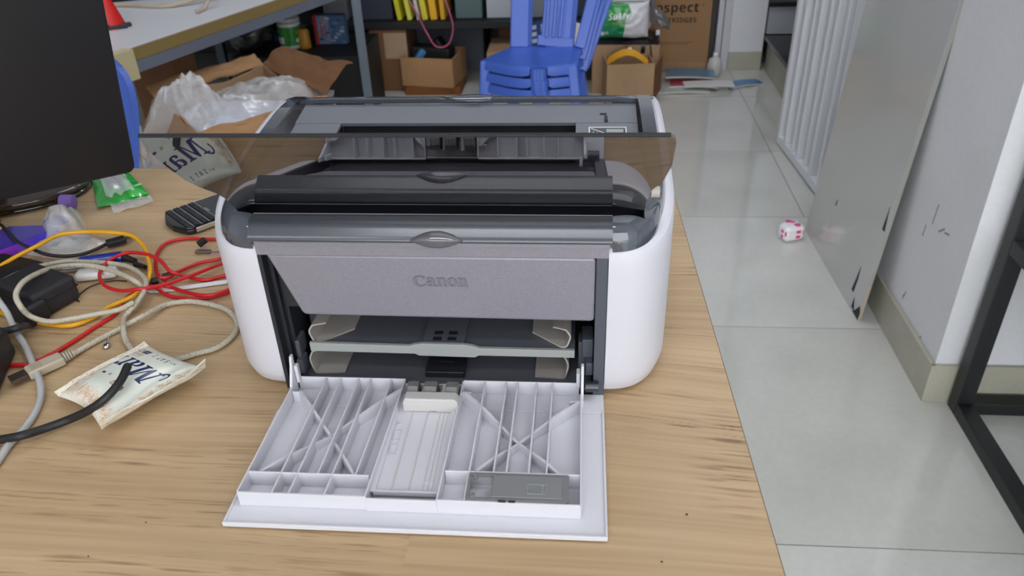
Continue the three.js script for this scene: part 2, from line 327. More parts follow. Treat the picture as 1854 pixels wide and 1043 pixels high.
{ // the desk the printer stands on
  const t = thing('desk', 'wood-grain laminate desk that the printer stands on', 'desk', [-0.6, FLOOR, 0.2]);
  // right edge runs slightly askew, as in the photograph
  const o = [[-1.9, 0.459], [0.2215, 0.459], [0.2455, -0.33], [0.262, -0.95], [-1.9, -0.95]];
  part(t, 'top', prism(o, 0.025, [0, -0.0255, 0], [1, 0, 0], [0, 0, -1], { bevel: 0.0006 }), M.wood);
  const e0 = V(0.2218, -0.0135, -0.458), e1 = V(0.2622, -0.0135, 0.95);
  part(t, 'edge_band', bar(e0, V(0.2458, -0.0135, 0.33), 0.0012, 0.0235), M.woodEdge);
  for (const [x, z] of [[0.16, -0.4], [-1.8, -0.4], [0.19, 0.85], [-1.8, 0.85]]) part(t, 'leg', box(x - 0.02, x + 0.02, FLOOR, -0.0265, z - 0.02, z + 0.02, 0.002), M.blackSteel);
}

// ------------------------------------------------------------------ the printer
const font = await new FontLoader().loadAsync('fonts/droid/droid_serif_bold.typeface.json');
const fontSans = await new FontLoader().loadAsync('fonts/droid/droid_sans_bold.typeface.json');
const printer = thing('laser_printer', 'white and dark grey laser printer with its front tray folded down on the desk', 'printer', [0, 0, -0.13]);
{
  const P = (name, g, m, label) => part(printer, name, g, m, label);
  const yTop = smoothTable([[-0.275, 0.155], [-0.26, 0.1655], [-0.235, 0.170], [-0.2, 0.1715], [-0.15, 0.168], [-0.1, 0.160], [-0.07, 0.1535], [-0.05, 0.148], [-0.035, 0.142], [-0.02, 0.1385], [0, 0.1375], [0.02, 0.1375]]);
  // outer plan of one white side, from the opening round the front corner to the back
  const planPts = [];
  for (let k = 0; k <= 30; k++) { const t = k / 30 * Math.PI / 2, e = 2 / 2.45; planPts.push([0.1315 + 0.053 * Math.sin(t) ** e, -0.09 * (1 - Math.cos(t) ** e)]); }
  for (const z of [-0.12, -0.16, -0.2, -0.235]) planPts.push([0.1845, z]);
  for (let k = 1; k <= 12; k++) { const t = k / 12 * Math.PI / 2; planPts.push([0.1845 - 0.024 * (1 - Math.cos(t)), -0.249 - 0.024 * Math.sin(t)]); }
  planPts.push([0.14, -0.273]);
  const curve = new THREE.CatmullRomCurve3(planPts.map(([x, z]) => V(x, 0, z)), false, 'centripetal');
  for (const s of [-1, 1]) {
    // levels: [fraction of height (0 bottom, 1 top) , absolute drop, inset]
    const lv = [[0, 0.0, 0.016], [0, 0.0022, 0.009], [0, 0.007, 0.003], [0, 0.016, 0.0], [0.5, 0, 0], [1, -0.010, 0.0], [1, -0.0045, 0.0012], [1, -0.0012, 0.004], [1, 0, 0.0075], [1, -0.0012, 0.0095], [1, -0.012, 0.0098]];
    const f = (u, v) => {
      const k = v * (lv.length - 1), i = Math.min(lv.length - 2, Math.floor(k)), t = k - i, A = lv[i], B = lv[i + 1];
      const p = curve.getPoint(u), tg = curve.getTangent(u), nx = -tg.z, nz = tg.x;   // outward normal for the right side
      const ins = lerp(A[2], B[2], t), h = yTop(p.z), y = lerp(A[0] * h + A[1], B[0] * h + B[1], t);
      return [s * (p.x - nx * ins), y, p.z - nz * ins];
    };
    const g = shell(s > 0 ? (u, v) => f(u, v) : (u, v) => f(1 - u, v), 110, 50, 0.0022);
    P('side_panel', g, M.white);
  }
  // inner frame of the opening; recess shade put into the darker left strip and walls
  const W = 0.1225;
  P('inner_frame', box(W, 0.1312, 0.002, 0.1304, -0.006, -0.0004, 0.0008), M.frame); P('inner_frame', box(-0.1312, -0.1255, 0.002, 0.1304, -0.0165, -0.0105, 0.0008), M.frameDark);
  P('shade_tinted_wall', box(W + 0.0015, 0.1312, 0.002, 0.1304, -0.2, -0.0062), M.frameDark, 'inner wall of the opening coloured dark for shade'); P('shade_tinted_wall', box(-0.1316, -0.1285, 0.002, 0.1304, -0.0166, -0.0006), M.frameDark, 'inner wall of the opening coloured dark for shade'); P('shade_tinted_wall', box(-0.1312, -W, 0.002, 0.1304, -0.2, -0.0167), M.frameDark, 'inner wall of the opening coloured dark for shade');
  P('inner_back', box(-W, W, 0.0755, 0.1304, -0.06, -0.0135), M.frameDark, 'dark panel behind the front door');
  P('chassis', [box(-0.13, 0.13, 0.0012, 0.0045, -0.262, -0.002), box(-0.17, 0.17, 0.0045, 0.12, -0.262, -0.2), box(-W, W, 0.0755, 0.079, -0.2, -0.062)], M.innerBlack);
  // front band and door panel
  P('front_band', prism([[0, 0.1305], [0, 0.1395], [-0.0025, 0.1435], [-0.012, 0.1435], [-0.012, 0.1305]], 0.2628, [0.1314, 0, 0], [0, 0, 1], [0, 1, 0]), M.lilac);
  {
    const out = [[-0.1246, 0.1296], [-0.1062, 0.0785], [-0.1045, 0.0763], [-0.1020, 0.0756], [0.1195, 0.0738], [0.1216, 0.0748], [0.1222, 0.0770], [0.1222, 0.1270], [0.1210, 0.1296]];
    P('front_door', prism(out, 0.010, [0, 0, -0.0114], [1, 0, 0], [0, 1, 0], { bevel: 0.002 }), M.lilac, 'lilac grey front door panel');
    // raised maker's name, letter by letter
    let x = -0.0147; const word = 'Canon', wd = [0.0100, 0.0076, 0.0086, 0.0078, 0.0082];
    const letterMat = mat(0x7a7780, 0.4, { metalness: 0.2 });
    [...word].forEach((ch, i) => {
      const g = new TextGeometry(ch, { font, size: 0.01, depth: 0.0005, curveSegments: 6, bevelEnabled: true, bevelThickness: 0.0002, bevelSize: 0.0001, bevelSegments: 1 });
      g.computeBoundingBox(); const b = g.boundingBox; g.translate(-b.min.x, -b.min.y, 0); g.scale(wd[i] / (b.max.x - b.min.x) * 0.93, (i ? 0.0078 : 0.0096) / (b.max.y - b.min.y), 1);
      g.translate(x, 0.1040 - (i ? 0 : 0.0004), -0.0012);
      P('letter', g, letterMat); x += wd[i];
    });
  }
  // convex front roll with the slot behind it
  const rollTop = [[0.0, 0.1437], [0.0012, 0.1452], [0.0005, 0.1475], [-0.004, 0.1506], [-0.012, 0.1530], [-0.022, 0.1540], [-0.031, 0.1538], [-0.0322, 0.1525], [-0.0322, 0.138], [-0.012, 0.138], [-0.004, 0.142]];
  {
    const rc = new THREE.CatmullRomCurve3([[0.0018, 0.1430], [0.0034, 0.1436], [0.0048, 0.1450], [0.0047, 0.1462], [0.0036, 0.1480], [0.0019, 0.1500], [0.0001, 0.1520], [-0.0018, 0.1540], [-0.0040, 0.1558], [-0.0068, 0.1570], [-0.0100, 0.1577], [-0.0135, 0.1580], [-0.0146, 0.1572]].map(([z, y]) => V(0, y, z)), false, 'centripetal');
    P('front_roll', [metricUV(sheet((u, v) => { const p = rc.getPoint(v); return [lerp(-0.1335, 0.1335, u), p.y, p.z]; }, 2, 60)), box(-0.1335, 0.1335, 0.138, 0.157, -0.0146, -0.0140)], (() => { const m = M.roll.clone(); m.side = THREE.DoubleSide; return m; })(), 'dark textured front roll');
  }
  P('slot', [box(-0.152, 0.158, 0.136, 0.1378, -0.07, -0.0156), box(-0.152, 0.158, 0.1378, 0.152, -0.070, -0.0685)], M.frame);
  P('slot_lip', box(-0.1335, 0.1335, 0.1566, 0.1579, -0.0154, -0.0147, 0.0003), M.barGrey, 'thin light lip of the slot');
  // glossy top cover: corner and side strips, rear band
  for (const s of [-1, 1]) {
    const xin = (z) => z > -0.0148 ? 0.1335 : z > -0.066 ? lerp(0.1335, s < 0 ? 0.148 : 0.157, clamp((-0.0148 - z) / 0.004)) : lerp(s < 0 ? 0.148 : 0.157, 0.163, clamp((-0.066 - z) / 0.0006));
    // outer edge: the white plan moved inwards, a little at the front and more along the side
    const oc = []; for (let k = 0; k <= 260; k++) { const p = curve.getPoint(k / 260), tg = curve.getTangent(k / 260), nx = -tg.z, nz = tg.x, off = lerp(0.0022, 0.0095, clamp(-p.z / 0.05)); oc.push([p.x - nx * off, p.z - nz * off]); }
    const use = oc.filter(([x, z]) => x > 0.1338 && z > -0.262).concat([[0.1715, -0.262]]);
    const dist = (x, z) => { let m = 1; for (const [a, b] of use) if (b > -0.25) m = Math.min(m, Math.hypot(a - x, b - z)); return m; };
    const H = smoothTable([[-0.3, 0], [-0.095, 0], [-0.07, 0.004], [-0.05, 0.0095], [-0.035, 0.0150], [-0.02, 0.0190], [-0.01, 0.0196], [0.01, 0.0196]]);
    const rows = []; const want = [-0.0325, -0.0329, -0.066, -0.0666];
    for (const q of use) rows.push(q);
    const lev = (x, z) => { const q = clamp(dist(x, z) / 0.0175); return yTop(z) + 0.0006 + H(z) * Math.sqrt(Math.max(0, 1 - (1 - q) ** 2)); };
    const ed = [0, 0.12, 0.25, 0.38, 0.5, 0.6, 0.7, 0.78, 0.85, 0.91, 0.96, 1], n = ed.length - 1;
    const f = (u, v) => { const [X, z] = rows[Math.round(v * (rows.length - 1))], a = Math.min(xin(z), X - 0.0003), x = lerp(a, X, ed[Math.round(u * n)]); return [s * x, lev(x, z), z]; };
    const skirt = (u, v) => { const [X, z] = rows[Math.round(v * (rows.length - 1))]; return [s * X, yTop(z) + 0.0006 - 0.006 * u, z]; };
    const flip = (g) => s > 0 ? g : (u, v) => g(1 - u, v);
    const side = { ...{} };
    const m = M.gloss.clone(); m.side = THREE.DoubleSide;
    P('top_cover', [sheet(flip(f), n, rows.length - 1), sheet(flip(skirt), 1, rows.length - 1)], m, 'glossy dark top cover strip');
  }
  P('rear_band', shell((u, v) => {
    const x = lerp(-0.178, 0.178, u), k = Math.abs(u - 0.5) * 2, z0 = -0.2335 , z1 = -0.264, z = lerp(z0, z1, v);
    const ridge = k < 0.9 ? 0.0011 * Math.sin(v * Math.PI * 3) * clamp((0.9 - k) * 12) * clamp((k - 0.1) * 20) : 0;
    return [x, yTop(z) + 0.0004 + ridge - 0.003 * Math.pow(v, 3), z];
  }, 80, 24, 0.004), M.gloss, 'glossy dark rear band');
  { const e = new THREE.SphereGeometry(1, 32, 16); e.scale(0.024, 0.003, 0.009); e.translate(0.006, yTop(-0.242) + 0.0002, -0.2395); P('thumb_notch', e, M.gloss); }
  // output opening: cover plate, side plates, rollers, dark throat, output tray
  const plateY = (z) => 0.1655 - (z + 0.2335) * (z > -0.2335 ? 0.13 : 0);
  const slab = (x0, x1, z0, z1, t = 0.003) => { const g = sheet((u, v) => [lerp(x0, x1, u), plateY(lerp(z0, z1, v)), lerp(z0, z1, v)], 1, 1); const s2 = shell((u, v) => [lerp(x0, x1, u), plateY(lerp(z0, z1, v)), lerp(z0, z1, v)], 1, 1, t); return s2; };
  P('rear_plate', slab(-0.158, 0.1612, -0.1955, -0.2335), M.plate);
  P('side_plate', slab(-0.157, -0.1135, -0.135, -0.1948), M.plate);
  P('side_plate', slab(0.1055, 0.1612, -0.135, -0.1948), M.plate);
  P('latch', [box(0.1315, 0.1345, plateY(-0.20) + 0.0002, plateY(-0.2) + 0.0012, -0.212, -0.196), box(0.1275, 0.1335, plateY(-0.21) + 0.0002, plateY(-0.21) + 0.0010, -0.213, -0.2105)], M.frameDark);
  P('throat', [box(-0.1135, 0.1055, 0.118, 0.1195, -0.2, -0.10), box(-0.1135, 0.1055, 0.1195, 0.156, -0.2015, -0.2), box(-0.115, -0.1136, 0.118, 0.156, -0.2, -0.135), box(0.1056, 0.107, 0.118, 0.156, -0.2, -0.135)], M.innerBlack);
  P('roller_shaft', cyl([-0.11, 0.146, -0.185], [0.103, 0.146, -0.185], 0.0028), M.innerBlack);
  for (const [a, b] of [[-0.09, -0.07], [-0.066, -0.052], [-0.028, -0.010], [0.02, 0.036], [0.05, 0.078]]) P('roller', cyl([a, 0.146, -0.185], [b, 0.146, -0.185], 0.0062, 0.0062, 24), mat(0x1c1d20, 0.35));
  for (let k = 0; k < 9; k++) P('guide_fin', box(-0.012 + k * 0.0042, -0.0112 + k * 0.0042, 0.139, 0.1535, -0.182, -0.176), mat(0x2c2d31, 0.3));
  P('output_tray', [shell((u, v) => [lerp(-0.113, 0.105, u), lerp(0.121, 0.147, 1 - (1 - v) ** 1.6), lerp(-0.195, -0.072, v)], 2, 12, 0.002), box(-0.157, -0.1135, 0.145, 0.1605, -0.135, -0.072), box(0.1055, 0.1612, 0.145, 0.1605, -0.135, -0.072)], M.plate);
  { // printed sticker beside the opening
    const tx = canvasTex(256, 160, (c, w, h) => {
      c.fillStyle = '#3b3f45'; c.fillRect(0, 0, w, h); c.strokeStyle = '#e6e8e6'; c.lineWidth = 9; c.strokeRect(8, 8, w - 16, h - 16); c.lineWidth = 4;
      for (let k = 0; k < 7; k++) { c.beginPath(); c.moveTo(14 + k * 8, h - 16); c.lineTo(36 + k * 26, 50 + k * 8); c.stroke(); }
      c.lineWidth = 6; c.beginPath(); c.moveTo(20, 20); c.lineTo(230, 128); c.stroke(); c.fillStyle = '#9ba19b'; c.fillRect(120, 26, 110, 34); c.fillStyle = '#e6e8e6'; c.fillRect(130, 70, 100, 22);
    });
    const g = sheet((u, v) => { const z = lerp(-0.158, -0.1875, v), x = lerp(0.1165, 0.1515, u); return [x, plateY(z) + 0.0004, z]; }, 1, 1);
    P('sticker', g, mat(0xffffff, 0.35, { map: tx, side: THREE.DoubleSide }));
  }
  // smoked cover, tipped forward out of the slot
  {
    const a = 0.646, up = [0, Math.cos(a), Math.sin(a)], y0 = 0.148, z0 = -0.030, v = (y) => (y - y0) / Math.cos(a);
    const L = [[-0.148, v(0.1395)], [-0.148, v(0.163)], [-0.1495, v(0.175)], [-0.153, v(0.181)], [-0.161, v(0.188)], [-0.1665, v(0.196)], [-0.170, v(0.208)], [-0.1725, v(0.222)], [-0.172, v(0.236)], [-0.1705, v(0.2415)]];
    const R = [[0.1635, v(0.2415)], [0.1668, v(0.2395)], [0.168, v(0.235)], [0.1685, v(0.213)], [0.165, v(0.196)], [0.159, v(0.187)], [0.1565, v(0.172)], [0.156, v(0.1395)]];
    const g = prism([...L, ...R], 0.0022, [0, y0, z0], [1, 0, 0], up);
    const ce = (x) => [x, y0 + 0.1172 * up[1] - 0.0011 * up[2], z0 + 0.1172 * up[2] + 0.0011 * up[1]];
    P('added_cover_edge', bar(ce(-0.1712), ce(0.1640), 0.0026, 0.0016, V(...up), 0.0004), mat(0x1b1c20, 0.5), 'opaque dark strip added over the upper edge of the smoked cover');  // added strip that hides the bright reflection along the upper edge
    P('smoked_cover', g, mat(0x96929a, 0.02, { transmission: 1, thickness: 0, ior: 2.9 }), 'raised smoked see-through dust cover');
    for (const x of [0.1625]) P('cover_pivot', cyl([x - 0.003, 0.178, -0.012], [x + 0.003, 0.178, -0.012], 0.004, 0.004, 16), M.guide);
  }
  // lens-shaped release tab on the front edge
  {
    const lens = (k, d) => sheet((u, v) => { const a = u * 2 - 1, hh = 0.0074 * (1 - a * a) * k, b = v * 2 - 1, dome = d * Math.sqrt(Math.max(0, (1 - a * a) * (1 - b * b))); return [0.0072 + 0.0196 * a, 0.1464 + b * hh * 0.80 + dome * 0.5, 0.0046 - b * hh * (b > 0 ? 0.55 : 0.12) + dome * 0.85]; }, 48, 24);
    P('release_tab', lens(1, 0.0042), mat(0x5c5961, 0.12, { clearcoat: 1, clearcoatRoughness: 0.04, side: THREE.DoubleSide }), 'glossy lens-shaped release tab');
  }

  // ---------------- inside: two paper plates with guides
  P('lower_plate', [box(-W + 0.001, W - 0.001, 0.0046, 0.0065, -0.19, -0.004), box(-0.068, -0.016, 0.0066, 0.0078, -0.062, -0.055), box(0.024, 0.085, 0.0066, 0.0078, -0.062, -0.055)], M.inner);
  P('center_block', [box(-0.0165, 0.0165, 0.0066, 0.0125, -0.11, -0.013, 0.001), ...[-0.03, -0.045].map((z) => box(-0.006, 0.006, 0.0126, 0.0132, z, z + 0.003))], M.frameDark);
  const upY = 0.0385;
  P('upper_plate', [box(-0.109, 0.1075, upY - 0.004, upY, -0.19, -0.0135), box(-0.016, 0.018, upY + 0.0002, upY + 0.0028, -0.12, -0.0155), box(-0.07, -0.017, upY + 0.0002, upY + 0.001, -0.08, -0.074), box(0.02, 0.08, upY + 0.0002, upY + 0.001, -0.08, -0.074)], M.inner);
  for (const [x, z] of [[-0.008, -0.03], [0.004, -0.03], [-0.008, -0.022], [0.004, -0.022]]) P('raised_mark', [box(x, x + 0.007, upY + 0.003, upY + 0.0036, z, z + 0.004), ], M.frameDark);
  // front bar with its raised middle
  {
    const b = (x0, x1, y0, y1, z) => box(x0, x1, y0, y1, -0.0135, z, 0.0006);
    const up = [[-0.109, 0.0338], [-0.109, 0.0420], [-0.026, 0.0407], [-0.022, 0.0423], [-0.0155, 0.0433], [0.0185, 0.0430], [0.026, 0.0418], [0.0305, 0.0398], [0.1075, 0.0393], [0.1075, 0.0322], [0.030, 0.0325], [0.027, 0.0305], [-0.019, 0.0312], [-0.022, 0.0330]];
    P('front_bar', prism(up, 0.003, [0, 0, -0.0133], [1, 0, 0], [0, 1, 0], { bevel: 0.00025 }), M.barGrey, 'light grey front bar of the upper plate');
  }
  const guideMesh = (s, yb, top, flare, x0, len, cutFront) => {
    // C-shaped bent sheet: base inwards, wall, short inward lip; swept back along z
    const prof = [[flare, 0], [flare * 0.5, 0], [0.006, 0], [0.0045, 0.0002], [0.003, 0.0012], [0.0005, top * 0.42], [0.0, top * 0.6], [0.0012, top * 0.78], [0.0042, top * 0.985], [0.0056, top], [0.009, top + 0.0001], [0.0145, top - 0.0004]];
    const pc = new THREE.CatmullRomCurve3(prof.map(([a, b]) => V(a, b, 0)), false, 'centripetal');
    return shell((u, v) => {
      const q = pc.getPoint(u), base = clamp((q.x - 0.008) / (flare - 0.008)) * (q.y < 0.0005 ? 1 : 0), lip = q.y > top * 0.96 ? clamp((q.x - 0.006) / 0.009) : 0;
      const z = -0.0142 - base * cutFront - lip * 0.004 - v * (len - base * cutFront);
      return [s * (x0 - q.x), yb + q.y, z];
    }, 40, 6, s > 0 ? -0.0013 : 0.0013);
  };
  for (const s of [-1, 1]) {
    P('paper_guide', guideMesh(s, upY + 0.0005, 0.0185, 0.032, s > 0 ? 0.1045 : 0.1095, 0.075, 0.02), M.guide, 'beige grey upper paper guide');
    P('paper_guide', guideMesh(s, 0.0070, 0.0245, 0.028, s > 0 ? 0.103 : 0.1135, 0.07, 0.002), M.guide, 'beige grey lower paper guide');
  }
  // side mechanisms
  for (const g of [box(-0.1222, -0.1185, 0.026, 0.042, -0.028, -0.012, 0.0008), box(-0.122, -0.1165, 0.012, 0.026, -0.02, -0.007, 0.0008), box(-0.119, -0.112, 0.006, 0.055, -0.06, -0.045, 0.001), box(0.1135, 0.1222, 0.03, 0.0475, -0.034, -0.014, 0.0008), box(0.1105, 0.119, 0.008, 0.042, -0.032, -0.018, 0.0008), box(0.1165, 0.1222, 0.018, 0.030, -0.018, -0.006, 0.0008)]) P('hinge_block', g, M.frame);
  P('hinge_pin', cyl([0.1165, 0.015, 0.0042], [0.1268, 0.015, 0.0042], 0.0042, 0.0042, 20), M.darkMetal, 'dark hinge pin');

  // ---------------- the folded-down tray
  const TY = 0.016, B = 0.0032, t = 0.0013;
  const tray = P('front_tray', [box(-0.1295, 0.1312, 0.0008, B, 0.0225, 0.1465, 0.0008), box(-0.1225, 0.1312, 0.0008, B, -0.0005, 0.0225, 0.0006),
    box(-0.1295, 0.1312, B - 0.0004, B + 0.0016, 0.1446, 0.1465, 0.0006), box(0.1294, 0.1312, B - 0.0004, B + 0.0016, 0.02, 0.1446, 0.0006), box(-0.1295, -0.1278, B - 0.0004, B + 0.0016, 0.03, 0.1446, 0.0006)], M.tray, 'pale lilac fold-down tray lined with ribs');
  const S = (name, g, m = M.tray, label) => part(tray, name, g, m, label);
  const wall = (x0, z0, x1, z1, top = TY, w = t) => bar([x0, (B + top) / 2, z0], [x1, (B + top) / 2, z1], w, top - B, V(0, 1, 0), 0.0004);
  S('end_wall', wall(-0.1195, 0.0012, -0.0295, 0.0012)); S('end_wall', wall(0.0182, 0.0015, 0.1115, 0.0015)); S('end_wall', wall(-0.0295, 0.002, 0.0182, 0.002, 0.012));
  for (const [xa, xb, z1] of [[-0.095, -0.0988, 0.128], [-0.083, -0.0868, 0.128], [-0.068, -0.0718, 0.109], [-0.058, -0.0618, 0.128], [-0.041, -0.0447, 0.109], [-0.03, -0.0334, 0.129], [0.018, 0.0162, 0.129], [0.036, 0.0351, 0.102], [0.0532, 0.0522, 0.102], [0.0622, 0.0612, 0.102], [0.0775, 0.0768, 0.102], [0.0903, 0.0893, 0.102], [0.0351, 0.035, 0.129]]) {
    S('rib', xb === 0.035 ? wall(0.0351, 0.1026, 0.035, 0.1285) : wall(xa, 0.0022, xb, z1));
  }
  S('side_wall', wall(-0.1205, 0.014, -0.1232, 0.128)); S('side_wall', wall(0.113, 0.014, 0.1132, 0.129));
  S('cross_wall', wall(-0.1222, 0.109, -0.035, 0.109)); S('cross_wall', wall(0.018, 0.102, 0.1125, 0.102));
  S('front_wall', wall(-0.1232, 0.1285, -0.0334, 0.1285, TY, 0.0016)); S('front_wall', wall(-0.0334, 0.1293, 0.0162, 0.1293, TY - 0.001, 0.0016)); S('front_wall', wall(0.0162, 0.1293, 0.1132, 0.1297, TY, 0.0016));
  // crossed diagonal ribs, notched where they meet
  const dia = (a, b, c) => {
    const pts = [a, c, b]; const out = [];
    for (const [p, q] of [[a, c], [c, b]]) {
      const d = Math.hypot(q[0] - p[0], q[1] - p[1]), f = sheet((u, v) => { const k = p === c ? u : 1 - u; const top = lerp(0.0085, 0.0146, clamp(k * 1.5)); return [lerp(p[0], q[0], u), lerp(B, top, v), lerp(p[1], q[1], u)]; }, 8, 1);
      const nx = -(q[1] - p[1]) / d * 0.0010, nz = (q[0] - p[0]) / d * 0.0010; const g1 = f.clone().translate(nx, 0, nz), g2 = f.clone().translate(-nx, 0, -nz);
      const cap = sheet((u, v) => { const k = p === c ? u : 1 - u; const top = lerp(0.0085, 0.0146, clamp(k * 1.5)), s = v * 2 - 1; return [lerp(p[0], q[0], u) + nx * s, top, lerp(p[1], q[1], u) + nz * s]; }, 8, 1);
      out.push(g1, g2, cap);
    }
    return out;
  };
  S('diagonal_rib', dia([-0.113, 0.018], [-0.046, 0.108], [-0.0775, 0.061])); S('diagonal_rib', dia([-0.031, 0.012], [-0.114, 0.107], [-0.0765, 0.0635]));
  S('diagonal_rib', dia([0.021, 0.014], [0.099, 0.1015], [0.065, 0.0625])); S('diagonal_rib', dia([0.112, 0.022], [0.040, 0.1], [0.0685, 0.0635]));
  for (const [x0, z0, x1, z1] of [[-0.1195, 0.0175, -0.113, 0.018], [0.0185, 0.013, 0.026, 0.0135], [0.104, 0.0215, 0.1125, 0.0205]]) S('diagonal_rib', wall(x0, z0, x1, z1, 0.0135));
  // hinge ears
  S('hinge_ear', prism([[0, 0.003], [0.012, 0.003], [0.011, 0.016], [0.003, 0.031], [0.0005, 0.0385], [-0.003, 0.0385], [-0.003, 0.03], [-0.0025, 0.012]], 0.0022, [-0.1200, 0, 0.004], [0, 0, 1], [0, 1, 0], { bevel: 0.0004 }));
  S('hinge_ear', prism([[0, 0.003], [0.010, 0.003], [0.009, 0.012], [0.0035, 0.028], [0.0015, 0.038], [-0.002, 0.038], [-0.003, 0.03], [-0.0035, 0.018]], 0.0022, [0.1150, 0, 0.0065], [0, 0, 1], [0, 1, 0], { bevel: 0.0004 }));
  S('hinge_ear', box(0.1092, 0.1122, 0.013, 0.027, -0.004, 0.004, 0.0008)); S('hinge_ear', box(-0.1195, -0.1165, 0.013, 0.03, 0.001, 0.006, 0.0008));
  // sliding paper rail in the middle and its stop
  S('slide_rail', [box(-0.0305, 0.0165, 0.0075, 0.0095, 0.012, 0.118, 0.0004), box(-0.0325, -0.029, 0.0096, 0.0112, 0.03, 0.119, 0.0004), box(0.0128, 0.0165, 0.0096, 0.0112, 0.03, 0.119, 0.0004), box(-0.0305, 0.0165, 0.0075, 0.0118, 0.118, 0.1195, 0.0004), box(0.0022, 0.0105, 0.0078, 0.0100, 0.107, 0.1082)], M.tray);
  for (const x of [-0.0185, -0.0065, 0.0035, 0.0068, 0.0098]) S('rail_groove', box(x, x + (x > 0 ? 0.0006 : 0.001), 0.0096, 0.0101, 0.03, 0.1175), M.stop);
  for (const [x0, x1, z0, z1] of [[-0.0275, -0.0235, 0.048, 0.0488], [-0.0275, -0.0268, 0.046, 0.051], [-0.028, -0.0225, 0.056, 0.0566], [-0.028, -0.0225, 0.066, 0.0666], [-0.028, -0.0274, 0.056, 0.0666], [-0.023, -0.0224, 0.056, 0.0666], [-0.028, -0.0225, 0.071, 0.0716], [-0.028, -0.0225, 0.081, 0.0816], [-0.028, -0.0274, 0.071, 0.0816], [-0.023, -0.0224, 0.071, 0.0816]]) S('embossed_mark', box(x0, x1, 0.0096, 0.0101, z0, z1), M.white);
  S('paper_stop', prism([[-0.0255, 0.0098], [-0.0255, 0.0185], [-0.0235, 0.0225], [0.0155, 0.0225], [0.0178, 0.0195], [0.0178, 0.0098], [0.0005, 0.0098], [0.0005, 0.0105], [-0.0045, 0.0105], [-0.0045, 0.0098]], 0.010, [0, 0, 0.024], [1, 0, 0], [0, 1, 0], { bevel: 0.001 }), M.stop, 'beige paper stop');
  for (const [x, w] of [[-0.0195, 0.009], [-0.0055, 0.0105], [0.0115, 0.0095]]) S('stop_knob', prism([[0.0, 0.008], [0.0, 0.021], [0.003, 0.0245], [0.009, 0.0248], [0.0135, 0.022], [0.0135, 0.008]], w, [x - w / 2, 0, 0.0235], [0, 0, -1], [0, 1, 0], { bevel: 0.001 }), M.knob, 'dark grey grip on the stop');
  for (const x of [-0.013, 0.003]) S('stop_strut', box(x, x + 0.005, 0.009, 0.0185, 0.009, 0.0232, 0.0005), M.stop);
  // grey size cover clipped into the right-hand front pocket
  S('pocket_cover', prism([[0.0368, 0.0], [0.0518, 0.0], [0.0518, 0.0255], [0.0368, 0.0255]].length ? [[0.0365, 0.1035], [0.1045, 0.1035], [0.1052, 0.1048], [0.1052, 0.1265], [0.1035, 0.1285], [0.0362, 0.1285], [0.0355, 0.1268], [0.0355, 0.1048]] : [], 0.0018, [0, 0.0166, 0], [1, 0, 0], [0, 0, 1], { holes: [[[0.0375, 0.1062], [0.0525, 0.1062], [0.0525, 0.126], [0.0375, 0.126]]] }), M.cover, 'grey clip-in pocket cover');
  S('cover_face', box(0.0528, 0.1005, 0.0168, 0.0176, 0.1062, 0.1262, 0.0004), mat(0x828384, 0.38));
  for (const q of [[0.077, 0.09, 0.114, 0.1145], [0.077, 0.09, 0.1225, 0.123], [0.077, 0.0775, 0.1145, 0.1225], [0.0895, 0.09, 0.1145, 0.1225], [0.0865, 0.0882, 0.1150, 0.1160], [0.0865, 0.0882, 0.1170, 0.1178], [0.0865, 0.0882, 0.1190, 0.1198], [0.0865, 0.0882, 0.1208, 0.1216]]) S('embossed_mark', box(q[0], q[1], 0.0177, 0.0181, q[2], q[3]), M.barGrey);
  for (const z of [0.1068, 0.1252]) S('clip_pin', cyl([0.0402, 0.0142, z], [0.0402, 0.0182, z], 0.0019, 0.0019, 16), M.cover);
  S('clip', [box(0.058, 0.063, 0.0145, 0.0172, 0.1286, 0.1298), box(0.065, 0.0695, 0.0145, 0.0172, 0.1286, 0.1298)], M.darkMetal);
  // tiny raised mould marks on the tray floor
  for (let r = 0; r < 3; r++) { const [x, z, n] = [[-0.0735, 0.02, 12], [-0.0655, 0.014, 9], [0.083, 0.02, 8]][r]; S('mould_mark', Array.from({ length: n }, (_, k) => box(x + (k % 2) * 0.0012, x + 0.0022, B, B + 0.0004, z + k * 0.0026, z + k * 0.0026 + 0.0009)), M.white); }
}
